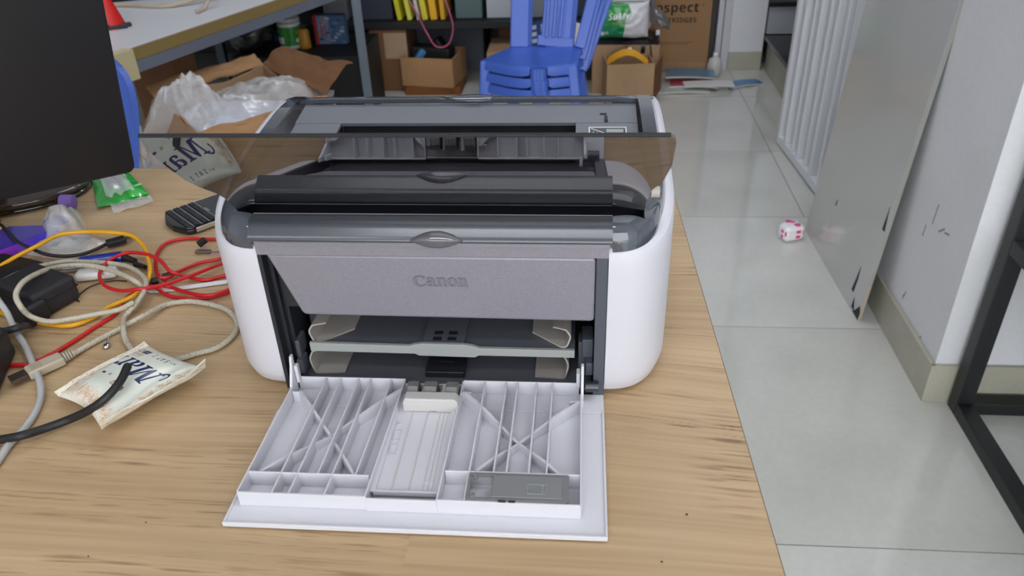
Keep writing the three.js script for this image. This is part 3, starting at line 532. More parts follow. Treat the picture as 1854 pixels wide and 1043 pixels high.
const PATH = {
  yellow: [[-0.5046, 0.0120, -0.1638], [-0.4976, 0.0120, -0.1764], [-0.4880, 0.0150, -0.1901], [-0.4743, 0.0180, -0.2092], [-0.4640, 0.0180, -0.2345], [-0.4430, 0.0160, -0.2451], [-0.4097, 0.0160, -0.2444], [-0.3866, 0.0140, -0.2421], [-0.3639, 0.0120, -0.2234], [-0.3439, 0.0120, -0.1950], [-0.3276, 0.0120, -0.1648], [-0.3251, 0.0090, -0.1493], [-0.3276, 0.0085, -0.1283], [-0.3410, 0.0040, -0.1218], [-0.3487, 0.0030, -0.1143], [-0.3539, 0.0030, -0.0977], [-0.3685, 0.0030, -0.0833], [-0.3929, 0.0030, -0.0844], [-0.4270, 0.0030, -0.0927], [-0.4526, 0.0030, -0.1024], [-0.4770, 0.0030, -0.1174]],
  red_loop: [[-0.2672, 0.0020, -0.2614], [-0.3014, 0.0020, -0.2568], [-0.3334, 0.0020, -0.2575], [-0.3494, 0.0030, -0.2450], [-0.3486, 0.0040, -0.2220], [-0.3333, 0.0060, -0.1870], [-0.3199, 0.0070, -0.1667], [-0.3115, 0.0065, -0.1612]],
  red_main: [[-0.2462, 0.0020, -0.2389], [-0.2744, 0.0030, -0.2110], [-0.2923, 0.0030, -0.2023], [-0.3074, 0.0040, -0.1820], [-0.3081, 0.0090, -0.1615], [-0.3141, 0.0105, -0.1589]],
  red_big: [[-0.2284, 0.0020, -0.1895], [-0.2583, 0.0020, -0.1776], [-0.2740, 0.0020, -0.1695], [-0.2958, 0.0040, -0.1733], [-0.3080, 0.0110, -0.1703], [-0.3264, 0.0140, -0.1873], [-0.3528, 0.0140, -0.2019], [-0.3753, 0.0120, -0.2049], [-0.3844, 0.0120, -0.1883], [-0.3820, 0.0110, -0.1651], [-0.3654, 0.0110, -0.1429], [-0.3447, 0.0110, -0.1331], [-0.3183, 0.0160, -0.1289], [-0.3033, 0.0120, -0.1430], [-0.2895, 0.0090, -0.1620], [-0.2759, 0.0060, -0.1850], [-0.2680, 0.0050, -0.1960], [-0.2423, 0.0030, -0.2285]],
  red_low: [[-0.2197, 0.0020, -0.1655], [-0.2412, 0.0020, -0.1460], [-0.2567, 0.0020, -0.1364], [-0.2794, 0.0020, -0.1347], [-0.3013, 0.0020, -0.1402], [-0.3137, 0.0040, -0.1481], [-0.3232, 0.0050, -0.1526]],
  red_low2: [[-0.2224, 0.0055, -0.1749], [-0.2399, 0.0055, -0.1446], [-0.2549, 0.0060, -0.1342], [-0.2764, 0.0040, -0.1409], [-0.3017, 0.0020, -0.1538], [-0.3103, 0.0040, -0.1546]],
  red_tail: [[-0.3279, 0.0045, -0.1501], [-0.3334, 0.0030, -0.1461], [-0.3399, 0.0020, -0.1330], [-0.3365, 0.0020, -0.1064], [-0.3449, 0.0020, -0.0828], [-0.3541, 0.0020, -0.0576], [-0.3643, 0.0020, -0.0362], [-0.3748, 0.0020, -0.0245], [-0.3885, 0.0020, -0.0224], [-0.4017, 0.0020, -0.0243], [-0.4240, 0.0020, -0.0341], [-0.4932, 0.0020, -0.0707], [-0.5833, 0.0020, -0.1059]],
  beige_a: [[-0.3404, 0.0040, -0.0385], [-0.3315, 0.0030, -0.0587], [-0.3189, 0.0030, -0.0794], [-0.3017, 0.0075, -0.0946], [-0.2920, 0.0030, -0.1218], [-0.2736, 0.0030, -0.1273], [-0.2525, 0.0030, -0.1240], [-0.2299, 0.0030, -0.1149], [-0.2140, 0.0030, -0.0992], [-0.2067, 0.0030, -0.0831], [-0.2073, 0.0030, -0.0655], [-0.2152, 0.0030, -0.0517], [-0.2267, 0.0030, -0.0447], [-0.2430, 0.0030, -0.0343], [-0.2584, 0.0030, -0.0250], [-0.2750, 0.0030, -0.0300], [-0.2895, 0.0030, -0.0458], [-0.3042, 0.0030, -0.0622], [-0.3111, 0.0070, -0.0740], [-0.3226, 0.0040, -0.0991], [-0.3172, 0.0095, -0.1083], [-0.3153, 0.0130, -0.1246], [-0.3208, 0.0145, -0.1437], [-0.3387, 0.0120, -0.1645], [-0.3611, 0.0110, -0.1802], [-0.3874, 0.0110, -0.1864], [-0.4128, 0.0110, -0.1882], [-0.4298, 0.0120, -0.1872], [-0.4466, 0.0140, -0.1753], [-0.4628, 0.0140, -0.1615], [-0.4723, 0.0120, -0.1524], [-0.4783, 0.0100, -0.1458], [-0.4834, 0.0080, -0.1299]],
  beige_b: [[-0.3200, 0.0045, -0.1109], [-0.3183, 0.0075, -0.1251], [-0.3244, 0.0085, -0.1417], [-0.3332, 0.0160, -0.1441], [-0.3569, 0.0150, -0.1591], [-0.3790, 0.0140, -0.1702], [-0.4021, 0.0165, -0.1721], [-0.4184, 0.0220, -0.1591], [-0.4175, 0.0340, -0.1260], [-0.4162, 0.0380, -0.1002], [-0.4143, 0.0340, -0.0861], [-0.4068, 0.0280, -0.0776], [-0.4041, 0.0160, -0.0798], [-0.3884, 0.0090, -0.0804], [-0.3678, 0.0090, -0.0857], [-0.3481, 0.0090, -0.0938], [-0.3291, 0.0090, -0.1029], [-0.3166, 0.0145, -0.1055]],
  grey: [[-0.4555, 0.0300, -0.1060], [-0.4291, 0.0280, -0.0816], [-0.4206, 0.0220, -0.0750], [-0.4084, 0.0120, -0.0619], [-0.3929, 0.0060, -0.0482], [-0.3696, 0.0060, -0.0227], [-0.3449, 0.0050, 0.0059], [-0.3366, 0.0030, 0.0199], [-0.3293, 0.0030, 0.0398], [-0.3268, 0.0030, 0.0588], [-0.3276, 0.0030, 0.0783], [-0.3257, 0.0030, 0.0908], [-0.3245, 0.0030, 0.1091], [-0.3368, 0.0030, 0.1314], [-0.3739, 0.0030, 0.1436]],
  black_power: [[-0.2534, 0.0340, 0.0164], [-0.2531, 0.0310, 0.0269], [-0.2547, 0.0285, 0.0378], [-0.2608, 0.0240, 0.0461], [-0.2752, 0.0150, 0.0494], [-0.2943, 0.0060, 0.0511], [-0.3076, 0.0055, 0.0608], [-0.3182, 0.0090, 0.0733], [-0.3354, 0.0055, 0.0745], [-0.3523, 0.0040, 0.0774], [-0.3931, 0.0040, 0.0779], [-0.4573, 0.0040, 0.0615]],
  micro: [[-0.5887, 0.0100, -0.2927], [-0.5588, 0.0120, -0.2695], [-0.5279, 0.0160, -0.2410], [-0.5016, 0.0180, -0.2173], [-0.4853, 0.0140, -0.2112], [-0.4675, 0.0090, -0.2070], [-0.4488, 0.0060, -0.2078], [-0.4322, 0.0050, -0.2136], [-0.4213, 0.0050, -0.2249], [-0.4153, 0.0050, -0.2375]],
  hook: [[-0.3574, 0.0010, -0.1668], [-0.3686, 0.0010, -0.1676], [-0.3799, 0.0010, -0.1640], [-0.3906, 0.0010, -0.1540], [-0.3930, 0.0010, -0.1382], [-0.3901, 0.0010, -0.1301], [-0.3862, 0.0010, -0.1271]],
  dark_thick: [[-0.4346, 0.0040, -0.0591], [-0.4284, 0.0050, -0.0668], [-0.4060, 0.0180, -0.0526], [-0.3991, 0.0190, -0.0549], [-0.4071, 0.0060, -0.0787]],
  violet: [[-0.2992, 0.0040, -0.2280], [-0.2924, 0.0030, -0.2262], [-0.2847, 0.0020, -0.2282], [-0.2785, 0.0010, -0.2325]],
};

// ------------------------------------------------------------------ things on the desk
const cableMat = {
  yellow: mat(0xe3a51c, 0.38), red: mat(0xc4191f, 0.42), beige: mat(0xffffff, 0.5, { map: withRepeat(dirtTex, 24, 1) }), grey: mat(0xb4b4b2, 0.45), black: mat(0x1b1a1c, 0.5), white: mat(0xe9e9ea, 0.5),
};
const cableGeo = (p, r, seg = 10) => tube(p, r, seg, p.length * 10);
{ // monitor seen from behind, its lower right corner over the desk
  const ya = THREE.MathUtils.degToRad(46), ti = THREE.MathUtils.degToRad(-4), ro = THREE.MathUtils.degToRad(4.5);
  const d = V(-Math.cos(ya), 0, Math.sin(ya)), n = d.clone().cross(V(0, 1, 0)), up = V(0, Math.cos(ti), 0).addScaledVector(n, Math.sin(ti));
  const U = d.clone().multiplyScalar(Math.cos(ro)).addScaledVector(up, Math.sin(ro)), W = up.clone().multiplyScalar(Math.cos(ro)).addScaledVector(d, -Math.sin(ro)), N = U.clone().cross(W);
  const a = V(-0.419, 0.05, -0.338), at = (u, w, k = 0) => a.clone().addScaledVector(U, u).addScaledVector(W, w).addScaledVector(N, k);
  const toward = N.dot(V(0.109, 0.42, 0.502).sub(a)) > 0 ? 1 : -1;
  const t = thing('monitor', 'black textured flat monitor seen from behind at the left of the desk', 'monitor', [-0.6, 0, -0.3]);
  const rect = (x0, x1, y0, y1, r) => { const o = []; for (const [cx, cy, s] of [[x1 - r, y0 + r, -90], [x1 - r, y1 - r, 0], [x0 + r, y1 - r, 90], [x0 + r, y0 + r, 180]]) for (let k = 0; k <= 4; k++) { const g = THREE.MathUtils.degToRad(s + 22.5 * k); o.push([cx + r * Math.cos(g), cy + r * Math.sin(g)]); } return o; };
  const body = (o, k0, k1, bevel) => { const c = at(0, 0, toward > 0 ? k0 : k1); return prism(o, k1 - k0, [c.x, c.y, c.z], [U.x, U.y, U.z], [W.x, W.y, W.z], { bevel }); };
  const shellMat = mat(0x4d4b51, 0.5, bump(60, 0.00016));
  const sgn = (a, b) => toward > 0 ? [a, b] : [-b, -a];
  part(t, 'bezel', body(rect(0, 0.46, 0, 0.29, 0.010), ...[-0.030, -0.0065], 0.003), mat(0x18171a, 0.4));
  part(t, 'back_shell', body(rect(0.009, 0.451, 0.009, 0.281, 0.010), ...[-0.0068, 0.0], 0.0058), shellMat);
  { const c = at(0.195, 0.098, 0.0003); const g = prism([[0, 0], [0.06, 0], [0.06, 0.030], [0, 0.030]], 0.0012, [c.x, c.y, c.z], [U.x, U.y, U.z], [W.x, W.y, W.z], { bevel: 0.0004 }); }
  for (const [u, w, du, dw] of [[0.1225, 0.0605, 0.03, 0.0055], [0.1235, 0.0568, 0.03, 0.0014]]) { const c = at(u, w, 0.0001); part(t, 'logo_stroke', prism([[0, 0], [du, 0], [du, dw], [0, dw]], 0.0008, [c.x, c.y, c.z], [U.x, U.y, U.z], [W.x, W.y, W.z]), mat(0xd8d8d2, 0.5)); }
  // round stand base of smoky clear plastic, and its neck
  const bc = V(-0.612, 0, -0.367);
  const g = lathe([[0.0001, 0.004], [0.09, 0.004], [0.094, 0.0065], [0.095, 0.011], [0.092, 0.0135], [0.06, 0.017], [0.0001, 0.019]], [0, 0, 0], 48); g.scale(1, 1, 0.62); g.rotateY(0.35); g.translate(bc.x, 0, bc.z);
  part(t, 'base', g, mat(0x4a3a30, 0.08, { clearcoat: 1, transmission: 0.25, thickness: 0.01 }));
  const g2 = lathe([[0.091, 0.0006], [0.096, 0.001], [0.0968, 0.0035], [0.094, 0.005]], [0, 0, 0], 48); g2.scale(1, 1, 0.62); g2.rotateY(0.35); g2.translate(bc.x, 0, bc.z);
  part(t, 'base_rim', g2, mat(0x1d1512, 0.15, { clearcoat: 1 }));
  part(t, 'neck', cyl([bc.x - 0.02, 0.018, bc.z], at(0.23, 0.09, -0.03), 0.018, 0.018, 24), mat(0x201f22, 0.3));
}
{ // amber glass at the left margin
  const t = thing('glass', 'clear glass with amber drink at the left edge of the desk', 'glass', [-0.597, 0, -0.268]);
  part(t, 'bowl', lathe([[0.0001, 0.0005], [0.03, 0.0005], [0.033, 0.003], [0.036, 0.05], [0.0345, 0.05], [0.031, 0.006], [0.0001, 0.005]], [-0.597, 0, -0.268]), mat(0xf2ead8, 0.04, { transmission: 1, thickness: 0.004, ior: 1.5, attenuationColor: new THREE.Color(0.9, 0.75, 0.45), attenuationDistance: 0.05 }));
  part(t, 'drink', lathe([[0.0001, 0.0068], [0.0302, 0.0068], [0.0322, 0.028], [0.0001, 0.028]], [-0.597, 0, -0.268]), mat(0xffffff, 0.02, { transmission: 1, thickness: 0.05, ior: 1.33, attenuationColor: new THREE.Color(0.75, 0.42, 0.12), attenuationDistance: 0.03 }));
}
{ // green zip bag
  const t = thing('zip_bag', 'small green plastic zip bag with a clear window lying on the desk', 'plastic bag', [-0.48, 0, -0.38]);
  const A = [-0.532, -0.418], B = [-0.49, -0.438], C = [-0.430, -0.368], D = [-0.478, -0.333];
  const quad = (u, v) => { const p = [0, 1].map((k) => lerp(lerp(A[k], B[k], u), lerp(D[k], C[k], u), v)); return p; };
  const ht = (u, v) => 0.0015 + 0.007 * Math.pow(Math.sin(Math.PI * clamp(u)) * Math.sin(Math.PI * clamp(v)), 0.7) + 0.0025 * (vnoise(u * 7, v * 6, 201) - 0.4);
  const patch = (u0, u1, v0, v1, k, skew = 0) => shell((u, v) => { const a = lerp(u0, u1, u) + skew * (v - 0.5), b = lerp(v0, v1, v), p = quad(a, b); return [p[0], Math.max(0.0006, ht(a, b)) + k, p[1]]; }, 16, 16, 0.0003);
  const green = mat(0x2fae3f, 0.3, { clearcoat: 0.5, side: THREE.DoubleSide });
  part(t, 'back_film', patch(0, 1, 0, 1, 0), green);
  part(t, 'header', patch(0.62, 1.0, 0.12, 0.98, 0.0016, 0.06), mat(0x35c34a, 0.22, { clearcoat: 0.8 }));
  part(t, 'window_film', shell((u, v) => { const a = lerp(0.22, 0.78, u), b = lerp(0.1, 0.92, v), p = quad(a, b); return [p[0], 0.004 + ht(a, b) + 0.006 * vnoise(u * 6, v * 6, 207), p[1]]; }, 24, 24, 0.0002), M.film);
  part(t, 'contents', patch(0.3, 0.68, 0.14, 0.62, 0.0022), mat(0x8d9096, 0.35, { metalness: 0.3 }));
  part(t, 'logo_leaf', prism([[0, 0], [0.004, 0.0035], [0.012, 0.003], [0.007, -0.001]], 0.0003, [-0.452, 0.0105, -0.378], [0.8, 0, -0.6], [-0.6, 0, -0.8]), mat(0xa8e8b0, 0.4));
  part(t, 'clear_edge', shell((u, v) => { const p = quad(lerp(0.25, 1.02, u), lerp(0.98, 1.28, v)); return [p[0], 0.0008 + 0.003 * vnoise(u * 8, v * 4, 211), p[1]]; }, 16, 6, 0.0002), M.film);
}
solo('stopper', 'small mauve plastic cap lying between the green bag and the monitor base', 'cap', (() => { const g = lathe([[0.0001, 0.0002], [0.0085, 0.0002], [0.009, 0.001], [0.0095, 0.0145], [0.009, 0.0155], [0.0001, 0.0158]], [0, 0, 0], 24); g.rotateZ(Math.PI / 2 - 0.02); g.rotateY(0.15); g.translate(-0.506, 0.0097, -0.334); return g; })(), mat(0x8d6fc4, 0.45));
{ // keyboard phone
  const t = thing('keyboard_phone', 'black mobile phone with a row keyboard and silver edge beside the printer', 'phone', [-0.33, 0, -0.32]);
  const c = V(-0.362, 0, -0.283), d = V(0.053, 0, -0.060).normalize(), s = V(-d.z, 0, d.x);   // d along the phone, s across
  const at = (a, b, y) => c.clone().addScaledVector(d, a).addScaledVector(s, b).setY(y);
  const outline = (g, k = 0) => { const o = [], w = 0.034 - k; for (const [a, b] of [[0.006, -w + 0.003], [0.002, -w + 0.012], [-0.002, -0.01], [-0.002, 0.01], [0.002, w - 0.012], [0.006, w - 0.003], [0.012, w], [0.118, w], [0.118, -w], [0.012, -w]]) o.push([a + (a < 0.05 ? k : -k), b]); return o; };
  const up = [s.x, 0, s.z];
  const layer = (o, y0, y1, bevel = 0) => prism(o.map(([a, b]) => [a, -b]), y1 - y0, [c.x, y0, c.z], [d.x, 0, d.z], [-s.x, 0, -s.z], { bevel });
  part(t, 'body', layer(outline(0, 0.001), 0.0004, 0.0066, 0.0016), mat(0x1a1b1f, 0.4));
  part(t, 'side_frame', [bar(at(0.016, 0.0344, 0.0052), at(0.116, 0.0344, 0.0052), 0.0014, 0.0055, V(0, 1, 0), 0.0005), bar(at(0.016, -0.0344, 0.0052), at(0.116, -0.0344, 0.0052), 0.0014, 0.0055, V(0, 1, 0), 0.0005)], mat(0xc9c3b8, 0.3, { metalness: 0.7 }), 'silver side frame');
  part(t, 'front_glass', layer(outline(0, 0.0015), 0.0067, 0.0086, 0.0006), mat(0x0d0e11, 0.14, { clearcoat: 0.6 }));
  for (let r = 0; r < 4; r++) {
    part(t, 'key_fret', bar(at(0.0085 + r * 0.0095 + 0.0072, -0.031, 0.0088), at(0.0085 + r * 0.0095 + 0.0072, 0.031, 0.0088), 0.0011, 0.0008), mat(0x9fa2a6, 0.3, { metalness: 0.6 }), 'metal fret between key rows');
    const keys = []; for (let k = 0; k < 10; k++) { const b = -0.028 + k * 0.0062; const q = at(0.0085 + r * 0.0095 + 0.003, b, 0); keys.push(q); }
    for (const q of keys) { const g = new RoundedBoxGeometry(0.0064, 0.0012, 0.0053, 1, 0.0005); g.rotateY(Math.atan2(-d.z, d.x)); g.translate(q.x, 0.0092, q.z); part(t, 'key', g, mat(0x1d1e22, 0.35)); }
  }
  part(t, 'trackpad', bar(at(0.0455, -0.006, 0.0089), at(0.0455, 0.006, 0.0089), 0.004, 0.0008), mat(0x74777c, 0.3));
}
{ // violet slab
  const t = thing('phone_case', 'violet slab with a glossy blue to magenta edge by the yellow cable', 'phone case', [-0.53, 0, -0.24]);
  const a = V(-0.484, 0, -0.262), d = V(-0.0336, 0, 0.054).normalize(), s = V(-d.z, 0, d.x);
  const o = [[0.0, 0], [0.11, 0.002], [0.11, 0.055], [0.03, 0.052], [0.004, 0.018]];
  const inward = s.clone(); if (inward.z > 0) inward.negate();
  part(t, 'body', (() => { const sg = prism(o.map(([x, y]) => [x, -y]), 0.012, [a.x, 0.0008, a.z], [d.x, 0, d.z], [-inward.x, 0, -inward.z], { bevel: 0.0012 }); sg.computeBoundingBox(); const b = sg.boundingBox; if (b.min.y < 0) sg.translate(0, -b.min.y + 0.0008, 0); return sg; })(), mat(0x40309a, 0.3, { clearcoat: 0.6 }));
  const eg = (p) => { const x = a.clone().addScaledVector(d, p * 0.108).addScaledVector(inward, -0.0005); return x; };
  const g = sheet((u, v) => { const p = eg(u); return [p.x, 0.0016 + v * 0.011, p.z]; }, 20, 1); const g2 = shell((u, v) => { const p = eg(u); return [p.x, 0.0016 + v * 0.011, p.z]; }, 20, 1, -0.0004);
  const tx = dataTex(64, 4, (u) => [lerp(60, 215, clamp(u * 1.5 - 0.25)), lerp(50, 45, u), lerp(205, 200, u)], true, false);
  part(t, 'edge_trim', g2, mat(0xffffff, 0.25, { map: tx, clearcoat: 1 }), 'blue to magenta edge trim');
}
solo('lens_cap', 'round purple plastic disc lying on the violet slab', 'disc', (() => { const g = lathe([[0.0001, 0], [0.012, 0], [0.0125, 0.001], [0.012, 0.0022], [0.0001, 0.0025]], [0, 0, 0], 28); g.scale(1.2, 1, 0.9); g.translate(-0.492, 0.0134, -0.2745); return g; })(), mat(0x4e3596, 0.4));
{ // clear blister pack
  const t = thing('blister_pack', 'crumpled clear plastic blister pack lying beside the black plug', 'blister pack', [-0.46, 0, -0.25]);
  const f = (x0, z0, x1, z1, w, h, s) => shell((u, v) => { const x = lerp(x0, x1, u), z = lerp(z0, z1, u), q = (v - 0.5) * w, dx = z1 - z0, dz = -(x1 - x0), L = Math.hypot(dx, dz), e = Math.sin(Math.PI * u) ** 0.6 * Math.sin(Math.PI * v) ** 0.6; return [x + q * dx / L, 0.001 + h * e * (0.55 + 0.75 * vnoise(u * 7, v * 6, s)), z + q * dz / L]; }, 36, 30, 0.0003);
  part(t, 'cavity', f(-0.515, -0.312, -0.465, -0.245, 0.045, 0.026, 221), M.film);
  part(t, 'backing', f(-0.50, -0.245, -0.425, -0.228, 0.05, 0.012, 227), M.film);
  part(t, 'tray_insert', box(-0.478, -0.442, 0.002, 0.006, -0.252, -0.228, 0.001), mat(0xb8bcc4, 0.2, { transmission: 0.5, thickness: 0 }));
}
// cables
{
  const t = thing('yellow_cable', 'yellow cable looping over the violet slab and back under the grey coil', 'cable', [-0.4, 0, -0.15]);
  part(t, 'cord', cableGeo(PATH.yellow, 0.0023), cableMat.yellow);
  const r = thing('red_cable', 'bright red test leads tangled beside the printer', 'cable', [-0.3, 0, -0.17]);
  for (const k of ['red_loop', 'red_main', 'red_big', 'red_low', 'red_low2', 'red_tail']) part(r, 'lead', cableGeo(PATH[k], 0.0019), cableMat.red);
  for (const [a, b, q] of [[[-0.331, 0.0045, -0.158], [-0.321, 0.0045, -0.164], 0.0035], [[-0.316, 0.007, -0.166], [-0.309, 0.007, -0.171], 0.0035]]) part(r, 'probe_plug', cyl(a, b, q, q, 16), cableMat.black, 'black probe plug');
  part(r, 'probe_sleeve', cyl([-0.359, 0.006, -0.193], [-0.345, 0.006, -0.187], 0.0032, 0.0024, 14), cableMat.black, 'black sleeve');
  const b = thing('usb_cable', 'dirty beige computer cable looped on the desk behind the biscuit packet', 'cable', [-0.3, 0, -0.1]);
  part(b, 'cord', cableGeo(PATH.beige_a, 0.0026), cableMat.beige);
  part(b, 'cord', cableGeo(PATH.beige_b, 0.0026), cableMat.beige);
  const p0 = V(-0.3645, 0.0052, -0.0068), p1 = V(-0.3455, 0.0052, -0.0300), dir = p1.clone().sub(p0).normalize();
  part(b, 'plug_shell', bar(p0.clone().addScaledVector(dir, -0.0135), p0.clone().addScaledVector(dir, 0.001), 0.012, 0.0046, V(0, 1, 0), 0.0004), mat(0x6d6257, 0.3, { metalness: 0.8 }), 'bare metal plug end');
  part(b, 'plug_body', bar(p0, p1, 0.0145, 0.0082, V(0, 1, 0), 0.0018), mat(0xb3a893, 0.5));
  for (let k = 0; k < 6; k++) { const c = p0.clone().addScaledVector(dir, 0.004 + k * 0.0016); part(b, 'grip_rib', bar(c, c.clone().addScaledVector(dir, 0.0008), 0.009, 0.0086, V(0, 1, 0)), mat(0xa0947e, 0.55)); }
  part(b, 'boot', [0, 1, 2, 3].map((k) => cyl(p1.clone().addScaledVector(dir, 0.0005 + k * 0.0024), p1.clone().addScaledVector(dir, 0.0022 + k * 0.0024), 0.0048 - k * 0.0004, 0.0046 - k * 0.0004, 16)), mat(0xb3a893, 0.5));
  const g = thing('grey_cable', 'grey cable running down the left side under the black cable', 'cable', [-0.4, 0, 0]);
  part(g, 'cord', cableGeo(PATH.grey, 0.0029), cableMat.grey);
  part(g, 'cable_tie', cableGeo(PATH.dark_thick, 0.0034), mat(0x24282c, 0.5), 'dark tie round the cable');
  solo('power_cable', 'black cable with a cut end lying over the biscuit packet', 'cable', cableGeo(PATH.black_power, 0.0034, 12), cableMat.black);
  const m = thing('charging_cable', 'thin black charging cable with a flat plug under the yellow cable', 'cable', [-0.45, 0, -0.24]);
  part(m, 'cord', cableGeo(PATH.micro, 0.0019), cableMat.black);
  part(m, 'plug_body', bar([-0.4145, 0.0055, -0.2365], [-0.3985, 0.0055, -0.249], 0.0115, 0.0066, V(0, 1, 0), 0.0014), mat(0x1c1d1f, 0.45));
  part(m, 'plug_tip', bar([-0.3983, 0.0055, -0.2492], [-0.3915, 0.0055, -0.2545], 0.0068, 0.002, V(0, 1, 0), 0.0004), mat(0x8a7d68, 0.3, { metalness: 0.9 }), 'metal plug tip');
  solo('wire_hook', 'short thin black wire with a hooked end on the desk', 'wire', cableGeo(PATH.hook, 0.0007, 6), cableMat.black);
  const v = thing('wire_connector', 'tiny black and metal connector with a violet wire by the printer side', 'connector', [-0.3, 0, -0.235]);
  part(v, 'wire', cableGeo(PATH.violet, 0.0007, 6), mat(0x6a4a9c, 0.5));
  part(v, 'housing', bar([-0.308, 0.006, -0.236], [-0.302, 0.009, -0.243], 0.006, 0.006, V(0, 1, 0), 0.0006), M.blackRub);
  part(v, 'pins', box(-0.309, -0.292, 0.0005, 0.003, -0.232, -0.226, 0.0005), mat(0x8c8574, 0.3, { metalness: 0.8 }));
  solo('paper_strip', 'narrow white paper strip lying under the red leads', 'paper', prism([[-0.327, 0.149], [-0.308, 0.1545], [-0.250, 0.173], [-0.249, 0.165], [-0.306, 0.1475], [-0.322, 0.1455]], 0.0005, [0, 0.0006, 0], [1, 0, 0], [0, 0, -1]), mat(0xe7e6ea, 0.6));
}
{ // small bits among the cables
  const pen = thing('marker_pen', 'blue marker pen with black tip behind the grey coil', 'pen', [-0.39, 0, -0.19]);
  part(pen, 'barrel', cyl([-0.418, 0.0075, -0.192], [-0.379, 0.0075, -0.205], 0.0066, 0.0066, 18), mat(0x1c2f8e, 0.25, { clearcoat: 0.7 }));
  part(pen, 'tip', cyl([-0.379, 0.0075, -0.205], [-0.362, 0.0062, -0.199], 0.0045, 0.003, 14), cableMat.black);
  part(pen, 'cap_ring', cyl([-0.424, 0.0075, -0.190], [-0.4182, 0.0075, -0.1919], 0.0045, 0.0066, 18), mat(0x232a60, 0.3));
  solo('plug_adapter', 'small white rounded plug adapter lying between the coil and the marker', 'adapter', (() => { const g = new RoundedBoxGeometry(0.042, 0.009, 0.017, 3, 0.004); g.rotateY(0.25); g.translate(-0.392, 0.0052, -0.1745); return g; })(), mat(0xe2dfdb, 0.4));
  const sp = thing('silver_pen', 'thin silver and white pen lying along the grey coil', 'pen', [-0.42, 0, -0.19]);
  part(sp, 'barrel', cyl([-0.455, 0.0045, -0.178], [-0.398, 0.0045, -0.192], 0.0036, 0.0036, 14), mat(0xc9ccd2, 0.2, { metalness: 0.8 }));
  part(sp, 'clip', bar([-0.45, 0.0086, -0.1788], [-0.425, 0.0086, -0.185], 0.002, 0.0008), M.darkMetal);
  solo('blue_pen', 'stubby blue pen end beside the black power brick', 'pen', cyl([-0.482, 0.0055, -0.158], [-0.452, 0.0055, -0.166], 0.005, 0.0042, 16), mat(0x1b36a5, 0.3));
  // power brick with its socket end
  const b = thing('power_brick', 'black power adapter brick lying inside the beige cable coil', 'power adapter', [-0.41, 0, -0.12]);
  const g = new RoundedBoxGeometry(0.062, 0.028, 0.046, 3, 0.005); g.rotateY(-0.42); g.translate(-0.424, 0.0146, -0.126); part(b, 'body', g, mat(0x232126, 0.5, bump(60, 0.0001)));
  const g2 = new RoundedBoxGeometry(0.03, 0.022, 0.024, 3, 0.004); g2.rotateY(-0.42); g2.translate(-0.415, 0.0116, -0.0945); part(b, 'socket_end', g2, mat(0x1d1c20, 0.55));
  part(b, 'seam', (() => { const q = new THREE.BoxGeometry(0.0625, 0.0008, 0.0465); q.rotateY(-0.42); q.translate(-0.424, 0.0165, -0.126); return q; })(), cableMat.black);
  const c = thing('power_strip', 'black plastic power strip at the left margin of the desk', 'power strip', [-0.45, 0, -0.0]);
  const g3 = new RoundedBoxGeometry(0.09, 0.032, 0.075, 3, 0.006); g3.rotateY(0.35); g3.translate(-0.426, 0.0166, 0.008); part(c, 'body', g3, mat(0x17181a, 0.5));
  const g4 = new RoundedBoxGeometry(0.075, 0.022, 0.06, 3, 0.005); g4.rotateY(0.3); g4.translate(-0.505, 0.0115, -0.1); part(c, 'rear_block', g4, mat(0x1a191c, 0.5));
  const g5 = new RoundedBoxGeometry(0.06, 0.012, 0.05, 3, 0.003); g5.rotateY(-0.3); g5.translate(-0.492, 0.0065, -0.172); solo('black_box', 'low black plastic box under the yellow cable end', 'box', g5, mat(0x18171a, 0.45));
  // screw
  const s = thing('screw', 'small silver cross-head screw lying near the packet', 'screw', [-0.319, 0, -0.055]);
  part(s, 'head', lathe([[0.0001, 0.0], [0.0034, 0.0004], [0.0036, 0.0014], [0.0022, 0.0028], [0.0001, 0.0032]], [-0.319, 0.0003, -0.054], 20), M.chrome);
  part(s, 'shank', cyl([-0.319, 0.0019, -0.057], [-0.3205, 0.0045, -0.0625], 0.0015, 0.0009, 10), M.chrome);
  for (const [dx, dz] of [[0.0016, 0.0004], [0.0004, 0.0016]]) part(s, 'cross_slot', box(-0.319 - dx, -0.319 + dx, 0.0033, 0.0037, -0.054 - dz, -0.054 + dz), M.darkMetal);
}
